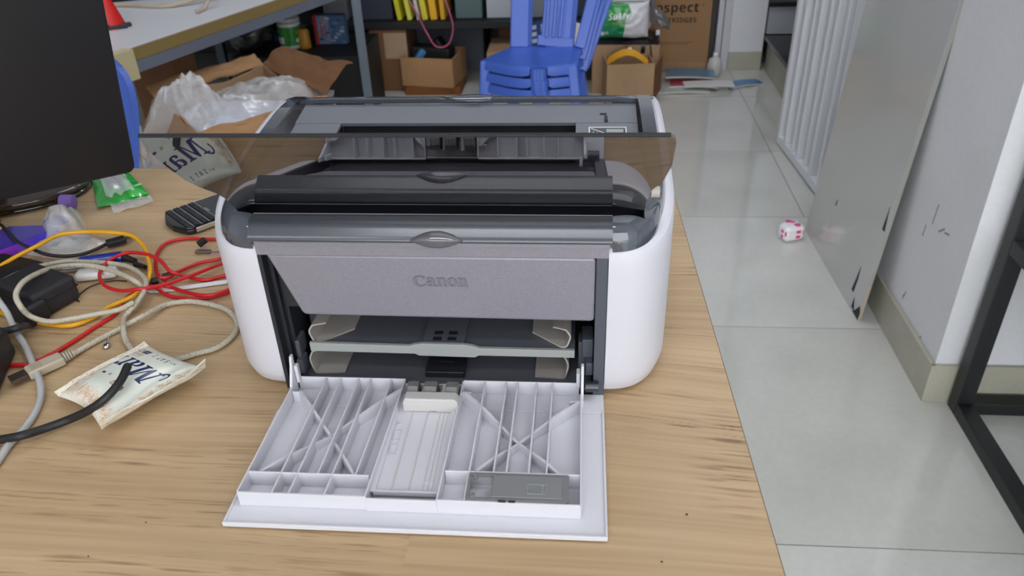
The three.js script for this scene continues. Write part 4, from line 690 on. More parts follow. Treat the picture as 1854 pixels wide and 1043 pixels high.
{ // biscuit packet
  const t = thing('biscuit_packet', 'crimped cream biscuit packet with dark blue lettering lying on the desk', 'packet', [-0.26, 0, 0]);
  const tex = canvasTex(1024, 720, (c, w, h) => {
    c.fillStyle = '#e9eddf'; c.fillRect(0, 0, w, h);
    let q = 5; const r = () => { q = (q * 16807) % 2147483647; return q / 2147483647; };
    const flower = (x, y, s) => { for (let k = 0; k < 9; k++) { const a = r() * 6.28, d = s * r(); c.strokeStyle = `rgba(${190 + r() * 30},${135 + r() * 30},${95 + r() * 30},${0.35 + r() * 0.4})`; c.lineWidth = 2 + r() * 4; c.beginPath(); c.ellipse(x + d * Math.cos(a), y + d * Math.sin(a), s * (0.2 + 0.3 * r()), s * (0.12 + 0.2 * r()), a, 0, 6.28); c.stroke(); } };
    c.fillStyle = '#efe6d6'; c.fillRect(0, 0, w, 120); c.fillRect(0, 0, 60, h * 0.5); c.fillRect(w - 150, 0, 150, h);
    for (let k = 0; k < 14; k++) flower(40 + k * 72, 55 + 30 * r(), 52); for (let k = 0; k < 9; k++) flower(20 + 30 * r(), 60 + k * 70, 34); for (let k = 0; k < 10; k++) flower(w - 70 + 40 * r(), 50 + k * 66, 40);
    c.fillStyle = '#8a5a3c'; c.font = 'bold 58px sans-serif'; c.fillText('ORIO', 330, 250); c.beginPath(); c.arc(302, 230, 24, 0, 6.28); c.fill(); c.font = 'bold 40px sans-serif'; c.fillText('96', 600, 290);
    c.fillStyle = '#1b2460'; c.save(); c.translate(130, 500); c.transform(1.38, 0, -0.16, 1, 0, 0); c.font = 'italic bold 225px serif'; c.fillText('Marie', 0, 0); c.restore();
    c.lineWidth = 16; c.strokeStyle = '#1b2460'; c.beginPath(); c.moveTo(118, 440); c.bezierCurveTo(66, 480, 90, 560, 190, 490); c.stroke(); c.fillRect(720, 265, 60, 20);
    c.fillStyle = '#b78b6b'; c.font = 'bold 44px sans-serif'; c.fillText('DINH DUONG', 660, 575); c.fillRect(650, 588, 300, 5); c.fillRect(650, 528, 300, 4);
    c.fillStyle = '#22285c'; c.font = 'bold 62px sans-serif'; c.fillText('S\u1eeeA T\u01af\u01a0I', 330, 640); c.fillRect(650, 592, 120, 50); c.fillText('CA', 790, 640); c.font = 'bold 34px sans-serif'; c.fillText('H\u1ea0T', 240, 640);
    c.fillStyle = '#e9eddf'; c.font = 'bold 30px sans-serif'; c.fillText('H\u1ea0T', 680, 628);
  });
  tex.flipY = true;
  const A = [-0.315, 0.019], B = [-0.276, -0.043], C = [-0.2065, -0.0065], D = [-0.252, 0.063];
  const body = (u, v, side) => { // u: A to B, v: A to D ; text runs from D to A, its top towards A-D
    const x = lerp(lerp(A[0], B[0], u), lerp(D[0], C[0], u), v), z = lerp(lerp(A[1], B[1], u), lerp(D[1], C[1], u), v);
    const ev = Math.sin(Math.PI * clamp((v - 0.0) / 1.0)), eu = Math.sin(Math.PI * u);
    const fat = Math.pow(clamp(ev), 0.55) * Math.pow(clamp(eu), 0.38);
    const wr = 0.0035 * (vnoise(u * 5 + 3, v * 4, 301) - 0.5) * fat + 0.0025 * Math.sin(v * 26 + 4 * u) * Math.pow(1 - ev, 2.0) * clamp(eu * 2);
    const pinch = 0.010 * (1 - ev) * (u - 0.5);
    const y = side ? 0.0072 + fat * 0.0165 + wr : 0.0072 - fat * 0.0055 + wr * (1 - fat);
    return [x + pinch * 0.4, Math.max(0.0012, y + 0.006 * v * (1 - fat)), z - pinch];
  };
  const top = sheet((u, v) => body(u, v, true), 60, 60), bot = sheet((u, v) => body(u, v, false), 60, 60);
  const remap = (g) => { const uv = g.attributes.uv; for (let i = 0; i < uv.count; i++) { const u = uv.getX(i), v = uv.getY(i); uv.setXY(i, 1 - v, 1 - u); } return g; };
  const foil = mat(0xffffff, 0.3, { map: tex, clearcoat: 0.3, clearcoatRoughness: 0.25, side: THREE.DoubleSide });
  part(t, 'wrapper', [remap(top), remap(bot)], foil);
  // crimped ends with saw-tooth edges
  const crimp = (v0, dirv, lift, len) => { const g = shell((u, v) => { const p = body(u, v0, true), q = body(u, v0, false), dx = dirv[0], dz = dirv[1], tooth = v > 0.99 ? 0.0011 * (Math.round(u * 72) % 2) : 0, k = v * len + tooth; const y = (p[1] + q[1]) / 2; return [p[0] + dx * k, y + lift * v * (0.5 + 0.9 * Math.abs(u - 0.4)) + 0.0005 * Math.sin(v * 30), p[2] + dz * k]; }, 72, 10, 0.0004); return g; };
  const sealTex = canvasTex(256, 64, (c, w, h) => { c.fillStyle = '#eceadb'; c.fillRect(0, 0, w, h); c.fillStyle = 'rgba(190,135,95,0.35)'; for (let k = 0; k < 26; k++) { c.beginPath(); c.ellipse((k * 61) % w, (k * 29) % h, 9, 4, k, 0, 6.28); c.fill(); } });
  const sealMat = mat(0xffffff, 0.34, { map: sealTex, side: THREE.DoubleSide });
  part(t, 'crimped_end', crimp(0, [-0.75, -0.42].map((k) => k), 0.003, 0.0065), sealMat);
  part(t, 'crimped_end', crimp(1, [0.35, 0.30], 0.012, 0.013), sealMat);
}
// crumbs and specks on the wood
for (const [x, z, s] of [[-0.122, 0.216, 0.0006], [-0.21, 0.175, 0.0005], [0.185, 0.12, 0.0007], [0.165, 0.16, 0.0006], [-0.185, 0.145, 0.0005]]) solo('crumb', ['dark speck on the wood in front of the tray left corner', 'tiny speck on the wood left of the tray front edge', 'dark speck on the wood near the right desk edge', 'dark speck on the wood right of the tray corner', 'pale tiny crumb on the wood left of the tray'][usedNames.get('crumb') ?? 0], 'crumb', (() => { const g = new THREE.IcosahedronGeometry(s, 1); g.scale(1.4, 0.5, 1); g.translate(x, s * 0.5 + 0.0002, z); return g; })(), mat(0x2a211a, 0.7));

// ------------------------------------------------------------------ things behind the desk
const at2 = (A, B, C, D, u, v) => [0, 1].map((k) => lerp(lerp(A[k], B[k], u), lerp(D[k], C[k], u), v));
{ // black shelving along the back wall
  const t = thing('shelving_unit', 'black shelving unit with metal posts along the back wall', 'shelving', [-1.0, FLOOR, -3.4]);
  part(t, 'back_panel', box(-3.1, 0.325, FLOOR, 1.2, -3.74, -3.72), M.black);  // black backing that keeps the area behind the shelves dark
  for (const y of [-0.44, 0.05, 0.55]) part(t, 'shelf_board', box(-3.1, 0.32, y - 0.03, y, -3.715, -3.06, 0.003), M.blackRub);
  const steel = mat(0x8a949e, 0.35, { metalness: 0.5 });
  part(t, 'post', [box(-2.9, -2.87, FLOOR, 1.2, -3.058, -3.052, 0.001)], steel, 'slotted grey steel post'); const p2 = thing('steel_post', 'slotted grey steel post standing free in front of the taped brown carton', 'post', [-0.74, FLOOR, -2.565]); part(p2, 'face', box(-0.755, -0.727, FLOOR, 1.2, -2.58, -2.574, 0.001), steel); part(p2, 'flange', box(-0.755, -0.751, FLOOR, 1.2, -2.5735, -2.55, 0.001), steel);
  part(t, 'post', box(-1.235, -1.2, FLOOR, 1.2, -3.052, -3.03, 0.001), mat(0x6c757c, 0.4, { metalness: 0.3 }), 'grey steel post');
}
// folders and boxes standing on the low shelf
{
  const folder = (x, w, c, label, lean = 0.03) => solo('folder', label, 'folder', bar([x, -0.4385, -3.2], [x + lean, -0.20, -3.2], w, 0.20, V(0, 0, 1), 0.002), mat(c, 0.5));
  folder(-0.70, 0.02, 0xd9d22f, 'lime yellow folder, leftmost of those above the pink cord', -0.03);
  folder(-0.655, 0.02, 0xe9e25a, 'pale yellow folder second from the left above the pink cord', -0.03);
  folder(-0.615, 0.015, 0xd8d4cc, 'thin white folder leaning among the yellow ones', -0.03);
  folder(-0.585, 0.025, 0xe6d23c, 'yellow folder right of the thin white folder', -0.03);
  folder(-0.545, 0.03, 0xf0b52a, 'orange yellow folder near the right of the shelf row', -0.02);
  folder(-0.505, 0.02, 0xe0a828, 'deep orange folder, last of the leaning row', -0.01);
  const bx = (name, label, cat, x0, x1, h, c, z = -3.12, d = 0.2) => solo(name, label, cat, box(x0, x1, -0.4395, -0.4395 + h, z - d, z, 0.004), mat(c, 0.6));
  bx('shelf_box', 'dark slate box on the low shelf left of the yellow folders', 'box', -0.88, -0.735, 0.2, 0x363a48);
  bx('shelf_box', 'grey green carton on the low shelf right of the folders', 'box', -0.45, -0.33, 0.16, 0x5a6e70);
  bx('shelf_box', 'pale wrapped parcel on the low shelf behind the blue chairs', 'parcel', -0.31, -0.2, 0.14, 0xb9bfc4);
  bx('shelf_box', 'white and grey carton on the low shelf above the tan box', 'box', -0.18, 0.04, 0.15, 0x8f9498);
  bx('shelf_box', 'dark equipment case on the low shelf at its left', 'case', -1.5, -1.2, 0.18, 0x2b2d34);
  bx('shelf_box', 'grey disc drive on the low shelf right of the steel post', 'drive', -1.05, -0.94, 0.12, 0x6a6c70);
  bx('shelf_box', 'black carton on the low shelf above the tissue pack', 'carton', 0.08, 0.31, 0.2, 0x33343a, -3.13);
  solo('pink_cord', 'thin pink cord hanging in a loop from the low shelf', 'cord', tube([[-0.64, -0.33, -3.03], [-0.60, -0.40, -3.02], [-0.565, -0.48, -3.02], [-0.53, -0.535, -3.02], [-0.48, -0.53, -3.02], [-0.45, -0.46, -3.02], [-0.46, -0.39, -3.02], [-0.48, -0.33, -3.03]], 0.004, 8, 80), mat(0xb95a78, 0.5));
  solo('speaker_mesh', 'grey mesh box standing on the floor behind the open carton', 'mesh box', box(-0.70, -0.36, FLOOR, -0.475, -3.6, -3.38, 0.006), mat(0x5d5f6b, 0.7, bump(20, 0.0004)));
}
{ // white-topped workbench with steel edging
  const t = thing('workbench', 'white-topped workbench with gold and steel edging behind the monitor', 'workbench', [-1.2, FLOOR, -1.8]);
  const C0 = V(-1.145, 0, -1.542), e = V(0.352, 0, -0.936), w = V(-0.936, 0, -0.352);
  const P2 = (a, b, y = 0) => C0.clone().addScaledVector(e, a).addScaledVector(w, b).setY(y);
  const poly = [[0, 0], [1.33, 0], [1.33, 0.97], [0, 0.97]].map(([a, b]) => { const p = P2(a, b); return [p.x, -p.z]; });
  part(t, 'top', prism(poly, 0.02, [0, -0.17, 0], [1, 0, 0], [0, 0, -1]), mat(0xd8d9dd, 0.45));
  const B = (a0, b0, a1, b1, y, wd, h, m, n, lab) => part(t, n, bar(P2(a0, b0, y), P2(a1, b1, y), wd, h), m, lab);
  B(0, -0.007, 1.33, -0.007, -0.163, 0.011, 0.032, mat(0x97824f, 0.45, { metalness: 0.3 }), 'edge_strip', 'dull gold edge strip');
  B(0, -0.002, 1.33, -0.002, -0.196, 0.02, 0.032, mat(0x7d8492, 0.4, { metalness: 0.4 }), 'steel_rail', 'blue grey steel rail');
  B(-0.006, 0, -0.006, 0.97, -0.163, 0.011, 0.032, mat(0x97824f, 0.45, { metalness: 0.3 }), 'edge_strip');
  part(t, 'corner_tape', bar(P2(-0.016, 0.0, -0.186), P2(0.06, 0.0, -0.186), 0.036, 0.08), mat(0xc9bd93, 0.6), 'cream tape round the corner');
  for (const [a, b] of [[0.03, 0.9], [1.28, 0.56], [1.28, 0.9]]) part(t, 'leg', bar(P2(a, b, -0.171), P2(a, b, FLOOR), 0.035, 0.035, V(1, 0, 0)), mat(0x5a5f66, 0.4, { metalness: 0.4 }));
  // on the bench
  const pl = thing('pliers', 'small dark pliers lying on the white workbench', 'pliers', [-1.272, -0.150, -1.829]);
  for (const s of [-1, 1]) part(pl, 'jaw', bar([-1.345, -0.1425, -1.78 - s * 0.007], [-1.248, -0.1435, -1.853 + s * 0.012], 0.014, 0.012, V(0, 1, 0), 0.003), mat(0x3b3e45, 0.4, { metalness: 0.5 }));
  part(pl, 'pivot', cyl([-1.297, -0.149, -1.817], [-1.297, -0.133, -1.817], 0.009), M.darkMetal);
  solo('red_tool', 'bright red plastic handle standing at the edge of the monitor on the workbench', 'tool handle', (() => { const g = lathe([[0.0001, 0], [0.032, 0.004], [0.036, 0.03], [0.03, 0.10], [0.022, 0.16], [0.0001, 0.165]], [-0.023, -0.089, -0.107], 24); g.scale(1.2, 1.2, 1.2); g.rotateZ(0.2); g.translate(-1.272, -0.138, -1.72); return g; })(), mat(0xd8201c, 0.35));
  solo('cable', 'beige cable strung along the back of the white workbench', 'cable', tube([[-1.600, -0.143, -2.072], [-1.430, -0.143, -2.120], [-1.236, -0.143, -2.096], [-1.115, -0.126, -2.193], [-0.993, -0.114, -2.266], [-0.896, -0.126, -2.290]], 0.007, 8, 60), mat(0xbdb09c, 0.6));
  solo('cable', 'short beige cord end dangling on the middle of the workbench', 'cord', tube([[-1.066, -0.053, -2.120], [-1.078, -0.102, -2.084], [-1.097, -0.143, -2.047], [-1.103, -0.143, -2.011]], 0.007, 8, 40), mat(0xb8a896, 0.6));
  solo('amplifier_box', 'long black box standing at the back of the white workbench', 'box', bar([-1.842, -0.077, -2.193], [-0.896, -0.077, -2.508], 0.24, 0.14, V(0, 1, 0), 0.006), mat(0x1c1a22, 0.5));
  solo('paper_sheet', 'pale paper sheet lying on the white workbench', 'paper', prism([[-0.99, 1.5], [-0.84, 1.56], [-0.86, 1.68], [-1.0, 1.62]], 0.0008, [-0.023, -0.149, -0.107], [1.190, -0.089, -0.107], [-0.023, -0.089, -1.320]), mat(0xe9eaee, 0.6));
}
// black bag and chest, set here to keep the area below the bench dark
{
  solo('black_bag', 'shiny black plastic bag lying on the black chest', 'bag', (() => { const g = new THREE.SphereGeometry(0.1, 36, 24); const p = g.attributes.position; for (let i = 0; i < p.count; i++) { const k = 1 + 0.3 * (vnoise(p.getX(i) * 22 + 9, p.getY(i) * 22 + p.getZ(i) * 17, 401) - 0.5); p.setXYZ(i, p.getX(i) * k, p.getY(i) * k * 1.1, p.getZ(i) * k); } g.computeVertexNormals(); g.translate(-1.24, -0.36, -2.72); return g; })(), mat(0x232329, 0.25, { clearcoat: 0.4 }));
  const c = solo('black_chest', 'large plain black chest keeping the floor dark below the green-labelled jar', 'chest', box(-1.30, -0.775, FLOOR, -0.462, -2.98, -2.62, 0.006), M.blackRub);
}
{ // jar and neighbours on the black chest
  const y0 = -0.4615, j = thing('jar', 'clear jar with a green and white fruit label under the shelf', 'jar', [-1.09, y0, -2.76]);
  const tx = canvasTex(512, 256, (c, w, h) => { c.fillStyle = '#2f8a35'; c.fillRect(0, 0, w, h); c.fillStyle = '#e5e6da'; for (const x of [60, 310]) { c.fillRect(x + 90, 140, 90, 90); c.fillStyle = '#e08a58'; c.beginPath(); c.arc(x + 60, 80, 46, 0, 6.28); c.fill(); c.fillStyle = '#e5e6da'; c.beginPath(); c.arc(x + 40, 190, 38, 0, 6.28); c.fill(); c.fillStyle = '#9fc65a'; c.beginPath(); c.arc(x + 120, 60, 30, 0, 6.28); c.fill(); c.fillStyle = '#e5e6da'; } });
  part(j, 'label', new THREE.CylinderGeometry(0.0485, 0.0485, 0.075, 32, 1, true).translate(-1.09, y0 + 0.055, -2.76), mat(0xffffff, 0.35, { map: tx, side: THREE.DoubleSide }), 'green fruit label');
  part(j, 'body', lathe([[0.0001, 0.0005], [0.046, 0.0005], [0.048, 0.01], [0.048, 0.1], [0.043, 0.108], [0.0001, 0.108]], [-1.09, y0, -2.76]), mat(0xd8ddda, 0.1, { clearcoat: 0.6 }));
  part(j, 'lid', lathe([[0.0001, 0.109], [0.046, 0.109], [0.047, 0.111], [0.047, 0.121], [0.045, 0.123], [0.0001, 0.123]], [-1.09, y0, -2.76]), mat(0xc9ccce, 0.35));
  const bt = (x, z, c, label, h) => { const b = thing('bottle', label, 'bottle', [x, y0, z]); part(b, 'body', lathe([[0.0001, 0.0005], [0.022, 0.0005], [0.023, 0.01], [0.022, h * 0.7], [0.012, h * 0.82], [0.0001, h * 0.82]], [x, y0, z]), mat(c, 0.35)); part(b, 'cap', lathe([[0.0001, h * 0.822], [0.012, h * 0.822], [0.012, h], [0.0001, h]], [x, y0, z]), mat(0x20222a, 0.4)); };
  bt(-1.175, -2.86, 0x24499a, 'blue bottle standing left behind the green-labelled jar', 0.24);
  bt(-1.12, -2.88, 0xd8b41e, 'yellow bottle standing behind the green-labelled jar', 0.23);
  bt(-1.025, -2.74, 0xc08a28, 'ochre bottle with dark cap right of the green-labelled jar', 0.10);
  const bk = thing('boxed_book', 'blue boxed book with red spine leaning right of the jar', 'book', [-0.95, y0, -2.8]);
  const tx2 = canvasTex(256, 256, (c, w, h) => { c.fillStyle = '#3f5f86'; c.fillRect(0, 0, w, h); c.fillStyle = '#7b7f98'; c.fillRect(0, 0, 110, h); for (let k = 0; k < 30; k++) { c.fillStyle = ['#5b7699', '#8a90a6', '#2f4a70', '#a9adba'][k % 4]; c.fillRect((k * 71) % 230, (k * 43) % 230, 30, 22); } c.fillStyle = '#9c3c50'; c.fillRect(30, 60, 12, 130); c.fillRect(60, 70, 10, 110); });
  part(bk, 'cover', box(-0.985, -0.865, y0, y0 + 0.118, -2.84, -2.80, 0.002), mat(0x46648c, 0.5));
  part(bk, 'front', sheet((u, v) => [lerp(-0.984, -0.866, u), y0 + 0.002 + 0.114 * v, -2.7992], 1, 1), mat(0xffffff, 0.5, { map: tx2 }), 'printed blue front');
  part(bk, 'spine', box(-1.0, -0.9855, y0, y0 + 0.118, -2.84, -2.80, 0.002), mat(0xb02a30, 0.5), 'red spine');
}
// cardboard
const cardM = [M.card, M.cardLight, M.cardDark];
{ // tall brown carton with clear tape behind the steel post
  const t = thing('tall_carton', 'tall brown carton bound with shiny clear tape behind the steel post', 'carton', [-0.755, FLOOR, -3.0]);
  part(t, 'body', box(-0.84, -0.672, FLOOR, -0.472, -3.3, -3.065, 0.004), M.cardDark);
  part(t, 'tape', box(-0.775, -0.6715, -0.60, -0.485, -3.0645, -3.0635), mat(0xb09478, 0.15, { clearcoat: 0.8, bumpMap: withRepeat(plasticBump, 2, 2), bumpScale: 0.002 }), 'shiny clear tape');
}
function openBox(name, label, x0, x1, y0, y1, z0, z1, yaw, m, flap) {
  const t = thing(name, label, 'box', [(x0 + x1) / 2, y0, (z0 + z1) / 2]); t.rotation.y = yaw;
  const k = 0.006;
  part(t, 'front_wall', box(x0, x1, y0, y1, z1 - k, z1, 0.002), m); part(t, 'back_wall', box(x0, x1, y0, y1, z0, z0 + k, 0.002), m);
  part(t, 'side_wall', box(x0, x0 + k, y0, y1, z0 + k + 0.0003, z1 - k - 0.0003, 0.002), m); part(t, 'side_wall', box(x1 - k, x1, y0, y1, z0 + k + 0.0003, z1 - k - 0.0003, 0.002), m);
  part(t, 'bottom', box(x0 + k, x1 - k, y0 + 0.0004, y0 + k, z0 + k, z1 - k), m);
  return t;
}
{
  const base = solo('carton', 'plain tan closed carton under the open box of black parts', 'carton', box(-0.685, -0.43, FLOOR, -0.7125, -3.18, -3.0, 0.003), mat(0xb98f52, 0.8, { map: withRepeat(cardTex, 2, 2) }));
  const t = openBox('open_box', 'open tan box full of black parts beside the tall taped carton', -0.685, -0.44, -0.712, -0.582, -3.21, -3.0, -0.16, M.cardLight);
  const p = thing('toner_cartridge', 'black plastic part heaped in the open tan box', 'part', [-0.56, -0.70, -3.1], 'black parts in the open tan box');
  part(p, 'body', bar([-0.655, -0.60, -3.13], [-0.47, -0.60, -3.08], 0.08, 0.09, V(0, 1, 0), 0.012), M.blackRub);
  solo('toner_cartridge', 'long black part tilted over the others in the open tan box', 'part', bar([-0.63, -0.62, -3.15], [-0.52, -0.535, -3.12], 0.06, 0.05, V(0, 1, 0), 0.012), M.black, 'black parts in the open tan box');
  solo('toner_cartridge', 'small blue-grey part sticking out at left of the open tan box', 'part', bar([-0.64, -0.62, -3.06], [-0.60, -0.565, -3.08], 0.03, 0.03, V(0, 1, 0), 0.008), mat(0x4a86b8, 0.4), 'black parts in the open tan box');
}
{ // big ragged carton with plastic film in it
  const t = thing('ragged_carton', 'large open torn carton stuffed with clear plastic behind the printer', 'carton', [-0.88, FLOOR, -1.68]);
  const y1 = -0.309, Lc = [-1.125, -1.66], Bc = [-0.905, -1.97], Rc = [-0.619, -1.678], Fc = [-0.876, -1.39];
  const wall = (A, B, yTop, s, m = M.card) => shell((u, v) => { const top = yTop + 0.02 * (vnoise(u * 5, s, s) - 0.5), b = 0.012 * Math.sin(Math.PI * u) * v; return [lerp(A[0], B[0], u) + b, lerp(FLOOR, top, v), lerp(A[1], B[1], u) + b]; }, 20, 6, 0.006);
  part(t, 'front_wall', wall(Lc, Fc, y1, 3), M.card); part(t, 'right_wall', wall(Fc, Rc, y1, 5), M.cardLight); part(t, 'back_wall', wall(Rc, Bc, y1, 7), M.card); part(t, 'left_wall', wall(Bc, Lc, y1, 9), M.card);
  part(t, 'bottom', prism([Lc, Fc, Rc, Bc].map(([x, z]) => [x, -z]), 0.006, [0, FLOOR + 0.001, 0], [1, 0, 0], [0, 0, -1]), M.card);
  const flap = (A, B, out, rise, s, m, curl = 0.5) => part(t, 'flap', shell((u, v) => { const len = 1 + 0.35 * (vnoise(u * 4 + s, 2.2, s) - 0.5), w = v * len; return [lerp(A[0], B[0], u) + out[0] * w, y1 + rise * Math.sin(w * 1.5) * (1 - curl * v * u) + 0.012 * vnoise(u * 7, v * 5, s) - 0.004, lerp(A[1], B[1], u) + out[1] * w]; }, 26, 10, 0.005), m);
  flap(Rc, Bc, [0.05, -0.11], 0.058, 11, M.cardDark, 0.6);
  flap(Bc, Lc, [-0.05, -0.06], 0.018, 13, M.cardLight, 0.2);
  flap(Fc, Rc, [0.16, 0.10], -0.10, 17, M.cardLight, -0.1);
  flap(Lc, Fc, [-0.05, 0.09], -0.11, 19, M.card, 0.1);
  const f = thing('plastic_film', 'crumpled clear plastic film heaped in the large torn carton', 'plastic film', [-0.9, -0.36, -1.66]);
  const fold = (u, v, q) => { const r = (x) => 1 - Math.abs(2 * x - 1); return 0.62 * r(vnoise(u * 3.2, v * 3.2, q)) + 0.26 * r(vnoise(u * 7.5, v * 7.5, q + 1)) + 0.12 * r(vnoise(u * 17, v * 17, q + 2)); };
  const heap = (cx, cz, rx, rz, h, y, s) => shell((u, v) => { const x = (u - 0.5) * 2, z = (v - 0.5) * 2, q = Math.max(0, 1 - x * x) * Math.max(0, 1 - z * z); return [cx + x * rx + 0.02 * (fold(v, u, s + 5) - 0.5), y + h * Math.pow(q, 0.6) * (0.35 + 0.9 * fold(u, v, s)), cz + z * rz]; }, 70, 70, 0.0004);
  part(f, 'sheet', heap(-1.0, -1.60, 0.10, 0.10, 0.12, -0.355, 411), M.film);
  part(f, 'sheet', heap(-0.83, -1.72, 0.18, 0.15, 0.075, -0.355, 417), M.film);
  part(f, 'foam_wrap', heap(-0.86, -1.63, 0.2, 0.15, 0.03, -0.362, 421), mat(0xd5d8e6, 0.4));
  const f2 = thing('plastic_film', 'clear plastic film hanging down outside the torn carton beside the monitor', 'plastic film', [-0.98, -0.45, -1.3]);
  part(f2, 'sheet', shell((u, v) => [lerp(-1.1, -0.93, u), -0.35 - 0.17 * v + 0.04 * fold(u, v, 431), lerp(-1.52, -1.32, u) + 0.10 * v + 0.03 * fold(u, v, 433)], 40, 30, 0.0004), M.film);
  part(f2, 'white_wrap', shell((u, v) => [lerp(-0.98, -0.68, u), -0.42 - 0.1 * v + 0.03 * fold(u, v, 441), lerp(-1.27, -1.22, u) + 0.1 * v], 30, 20, 0.0006), mat(0xd3d2d4, 0.5));
  solo('brown_carton', 'brown carton panel standing upright below the workbench corner', 'carton', (() => { const g = bar([-1.29, -0.46, -1.93], [-1.12, -0.46, -1.88], 0.1, 0.58, V(0, 1, 0), 0.004); return g; })(), M.cardDark);
}
// stack of blue plastic chairs
{
  const blue = mat(0x4668c6, 0.34, { clearcoat: 0.25, clearcoatRoughness: 0.3 });
  const t = thing('plastic_chair', 'blue plastic chair, topmost of the stack behind the printer', 'chair', [-0.02, FLOOR, -2.22], 'stacked blue plastic chairs');
  const L = [-0.232, -2.19], R = [0.10, -2.135], Rr = [0.112, -2.335], Bl = [-0.145, -2.345], yS = -0.352;
  part(t, 'seat', shell((u, v) => { const [x, z] = at2(L, R, Rr, Bl, u, v); const bulge = 0.085 * (1 - v) * Math.pow(Math.sin(Math.PI * u), 1.2), dip = -0.008 * Math.sin(Math.PI * u) * Math.sin(Math.PI * v), e = 0.006 * Math.pow(Math.abs(u - 0.5) * 2, 8) + 0.006 * Math.pow(1 - v, 8); return [x - 0.015 * bulge, yS + dip - e, z + bulge * 0.72]; }, 36, 20, 0.005), blue);
  const edge = (u) => { const [x, z] = at2(L, R, Rr, Bl, u, 0); const b = 0.085 * Math.pow(Math.sin(Math.PI * u), 1.2); return [x - 0.015 * b, z + b * 0.72]; };
  const skirt = (u0, u1, h, k = 0) => shell((u, v) => { const [x, z] = edge(lerp(u0, u1, u)); const r = 0.006 * (1 - (1 - v) ** 2); return [x, yS - 0.005 - h * v * (1 - 0.25 * Math.pow(Math.abs(u - 0.5) * 2, 6)), z + r + k]; }, 24, 6, 0.004);
  part(t, 'skirt', skirt(0.02, 0.53, 0.030), blue); part(t, 'skirt', skirt(0.70, 0.98, 0.030), blue);
  // front rib
  part(t, 'front_rib', shell((u, v) => { const [x, z] = edge(lerp(0.545, 0.685, u)); return [x, yS - 0.006 - 0.10 * v, z + 0.006 + 0.008 * Math.sin(Math.PI * u) + 0.003 * Math.sin(Math.PI * 3 * u)]; }, 20, 6, 0.004), blue);
  const leg = (p, q, w) => bar([p[0], yS - 0.008, p[1]], [q[0], FLOOR + 0.0, q[1]], w, w * 0.8, V(0, 0, 1), 0.006);
  part(t, 'leg', leg([L[0] + 0.018, L[1] + 0.004], [L[0] - 0.012, L[1] + 0.03], 0.034), blue); part(t, 'leg', leg([R[0] - 0.018, R[1] + 0.004], [R[0] + 0.02, R[1] + 0.03], 0.034), blue);
  part(t, 'leg', leg([Rr[0] - 0.014, Rr[1] + 0.012], [Rr[0] + 0.03, Rr[1] - 0.04], 0.034), blue); part(t, 'leg', leg([Bl[0] + 0.016, Bl[1] + 0.012], [Bl[0] - 0.01, Bl[1] - 0.04], 0.034), blue);
  // backrest: outer rails and slats on a reclined plane, with a top rail
  const rail = (x0, z0, x1, z1, w, y1 = 0.02) => bar([x0, yS - 0.004, z0], [x1, y1, z1], w, 0.014, V(0, 0, 1), 0.005);
  part(t, 'back_rail', rail(-0.108, -2.335, -0.10, -2.475, 0.066), blue);
  part(t, 'back_rail', rail(0.105, -2.318, 0.205, -2.46, 0.038), blue); part(t, 'back_rail', rail(0.118, -2.338, 0.252, -2.475, 0.024), blue);
  part(t, 'back_panel', rail(0.018, -2.336, 0.052, -2.475, 0.105), blue);
  for (const [p, q] of [[-0.012, 0.010], [0.012, 0.040], [0.034, 0.07]]) part(t, 'back_slat', bar([p, yS + 0.03, -2.332], [q, 0.02, -2.463], 0.012, 0.008, V(0, 0, 1), 0.003), blue);
  part(t, 'back_flare', rail(0.018, -2.332, 0.022, -2.345, 0.13, yS + 0.03), blue);
  part(t, 'top_rail', bar([-0.14, 0.035, -2.478], [0.265, 0.035, -2.476], 0.06, 0.016, V(0, 0, 1), 0.006), blue);
  for (const [k, lab] of [[1, 'blue plastic chair, second from the top of the stack'], [2, 'blue plastic chair, lowest of the three in the stack']]) {
    const c = t.clone(); c.name = numbered('plastic_chair'); c.userData = { ...t.userData, label: lab }; c.position.y -= 0.0385 * k; c.position.x += 0.004 * k; c.position.z += 0.003 * k;
    c.children.filter((q) => q.name === 'leg').forEach((q) => { const s = (yS - 0.008 - FLOOR - 0.0385 * k) / (yS - 0.008 - FLOOR); q.scale.y = s; q.position.y = (1 - s) * (yS - 0.008 - FLOOR); });
    scene.add(c);
  }
  // another blue chair, its back turned, half hidden by the monitor
  const k = thing('plastic_chair', 'blue plastic chair half hidden behind the monitor', 'chair', [-1.0, FLOOR, -0.93]);
  const rim = interp([[-0.42, -0.90], [-0.30, -0.880], [-0.24, -0.866], [-0.18, -0.846], [-0.12, -0.832], [-0.085, -0.829], [-0.06, -0.832], [-0.045, -0.838], [-0.03, -0.850]]);
  part(k, 'backrest', shell((u, v) => { const y = lerp(-0.42, -0.03, v), x = lerp(-1.16, rim(y), Math.sin(u * Math.PI / 2)); return [x, y + 0.02 * v * (1 - u), -1.075 + 0.02 * u]; }, 24, 30, 0.012), blue);
  part(k, 'seat', box(-1.17, -0.88, -0.375, -0.36, -1.03, -0.74, 0.007), blue);
  for (const [x, z] of [[-1.15, -1.0], [-0.9, -1.0], [-1.15, -0.77], [-0.9, -0.77]]) part(k, 'leg', box(x - 0.016, x + 0.016, FLOOR, -0.3755, z - 0.016, z + 0.016, 0.005), blue);
}
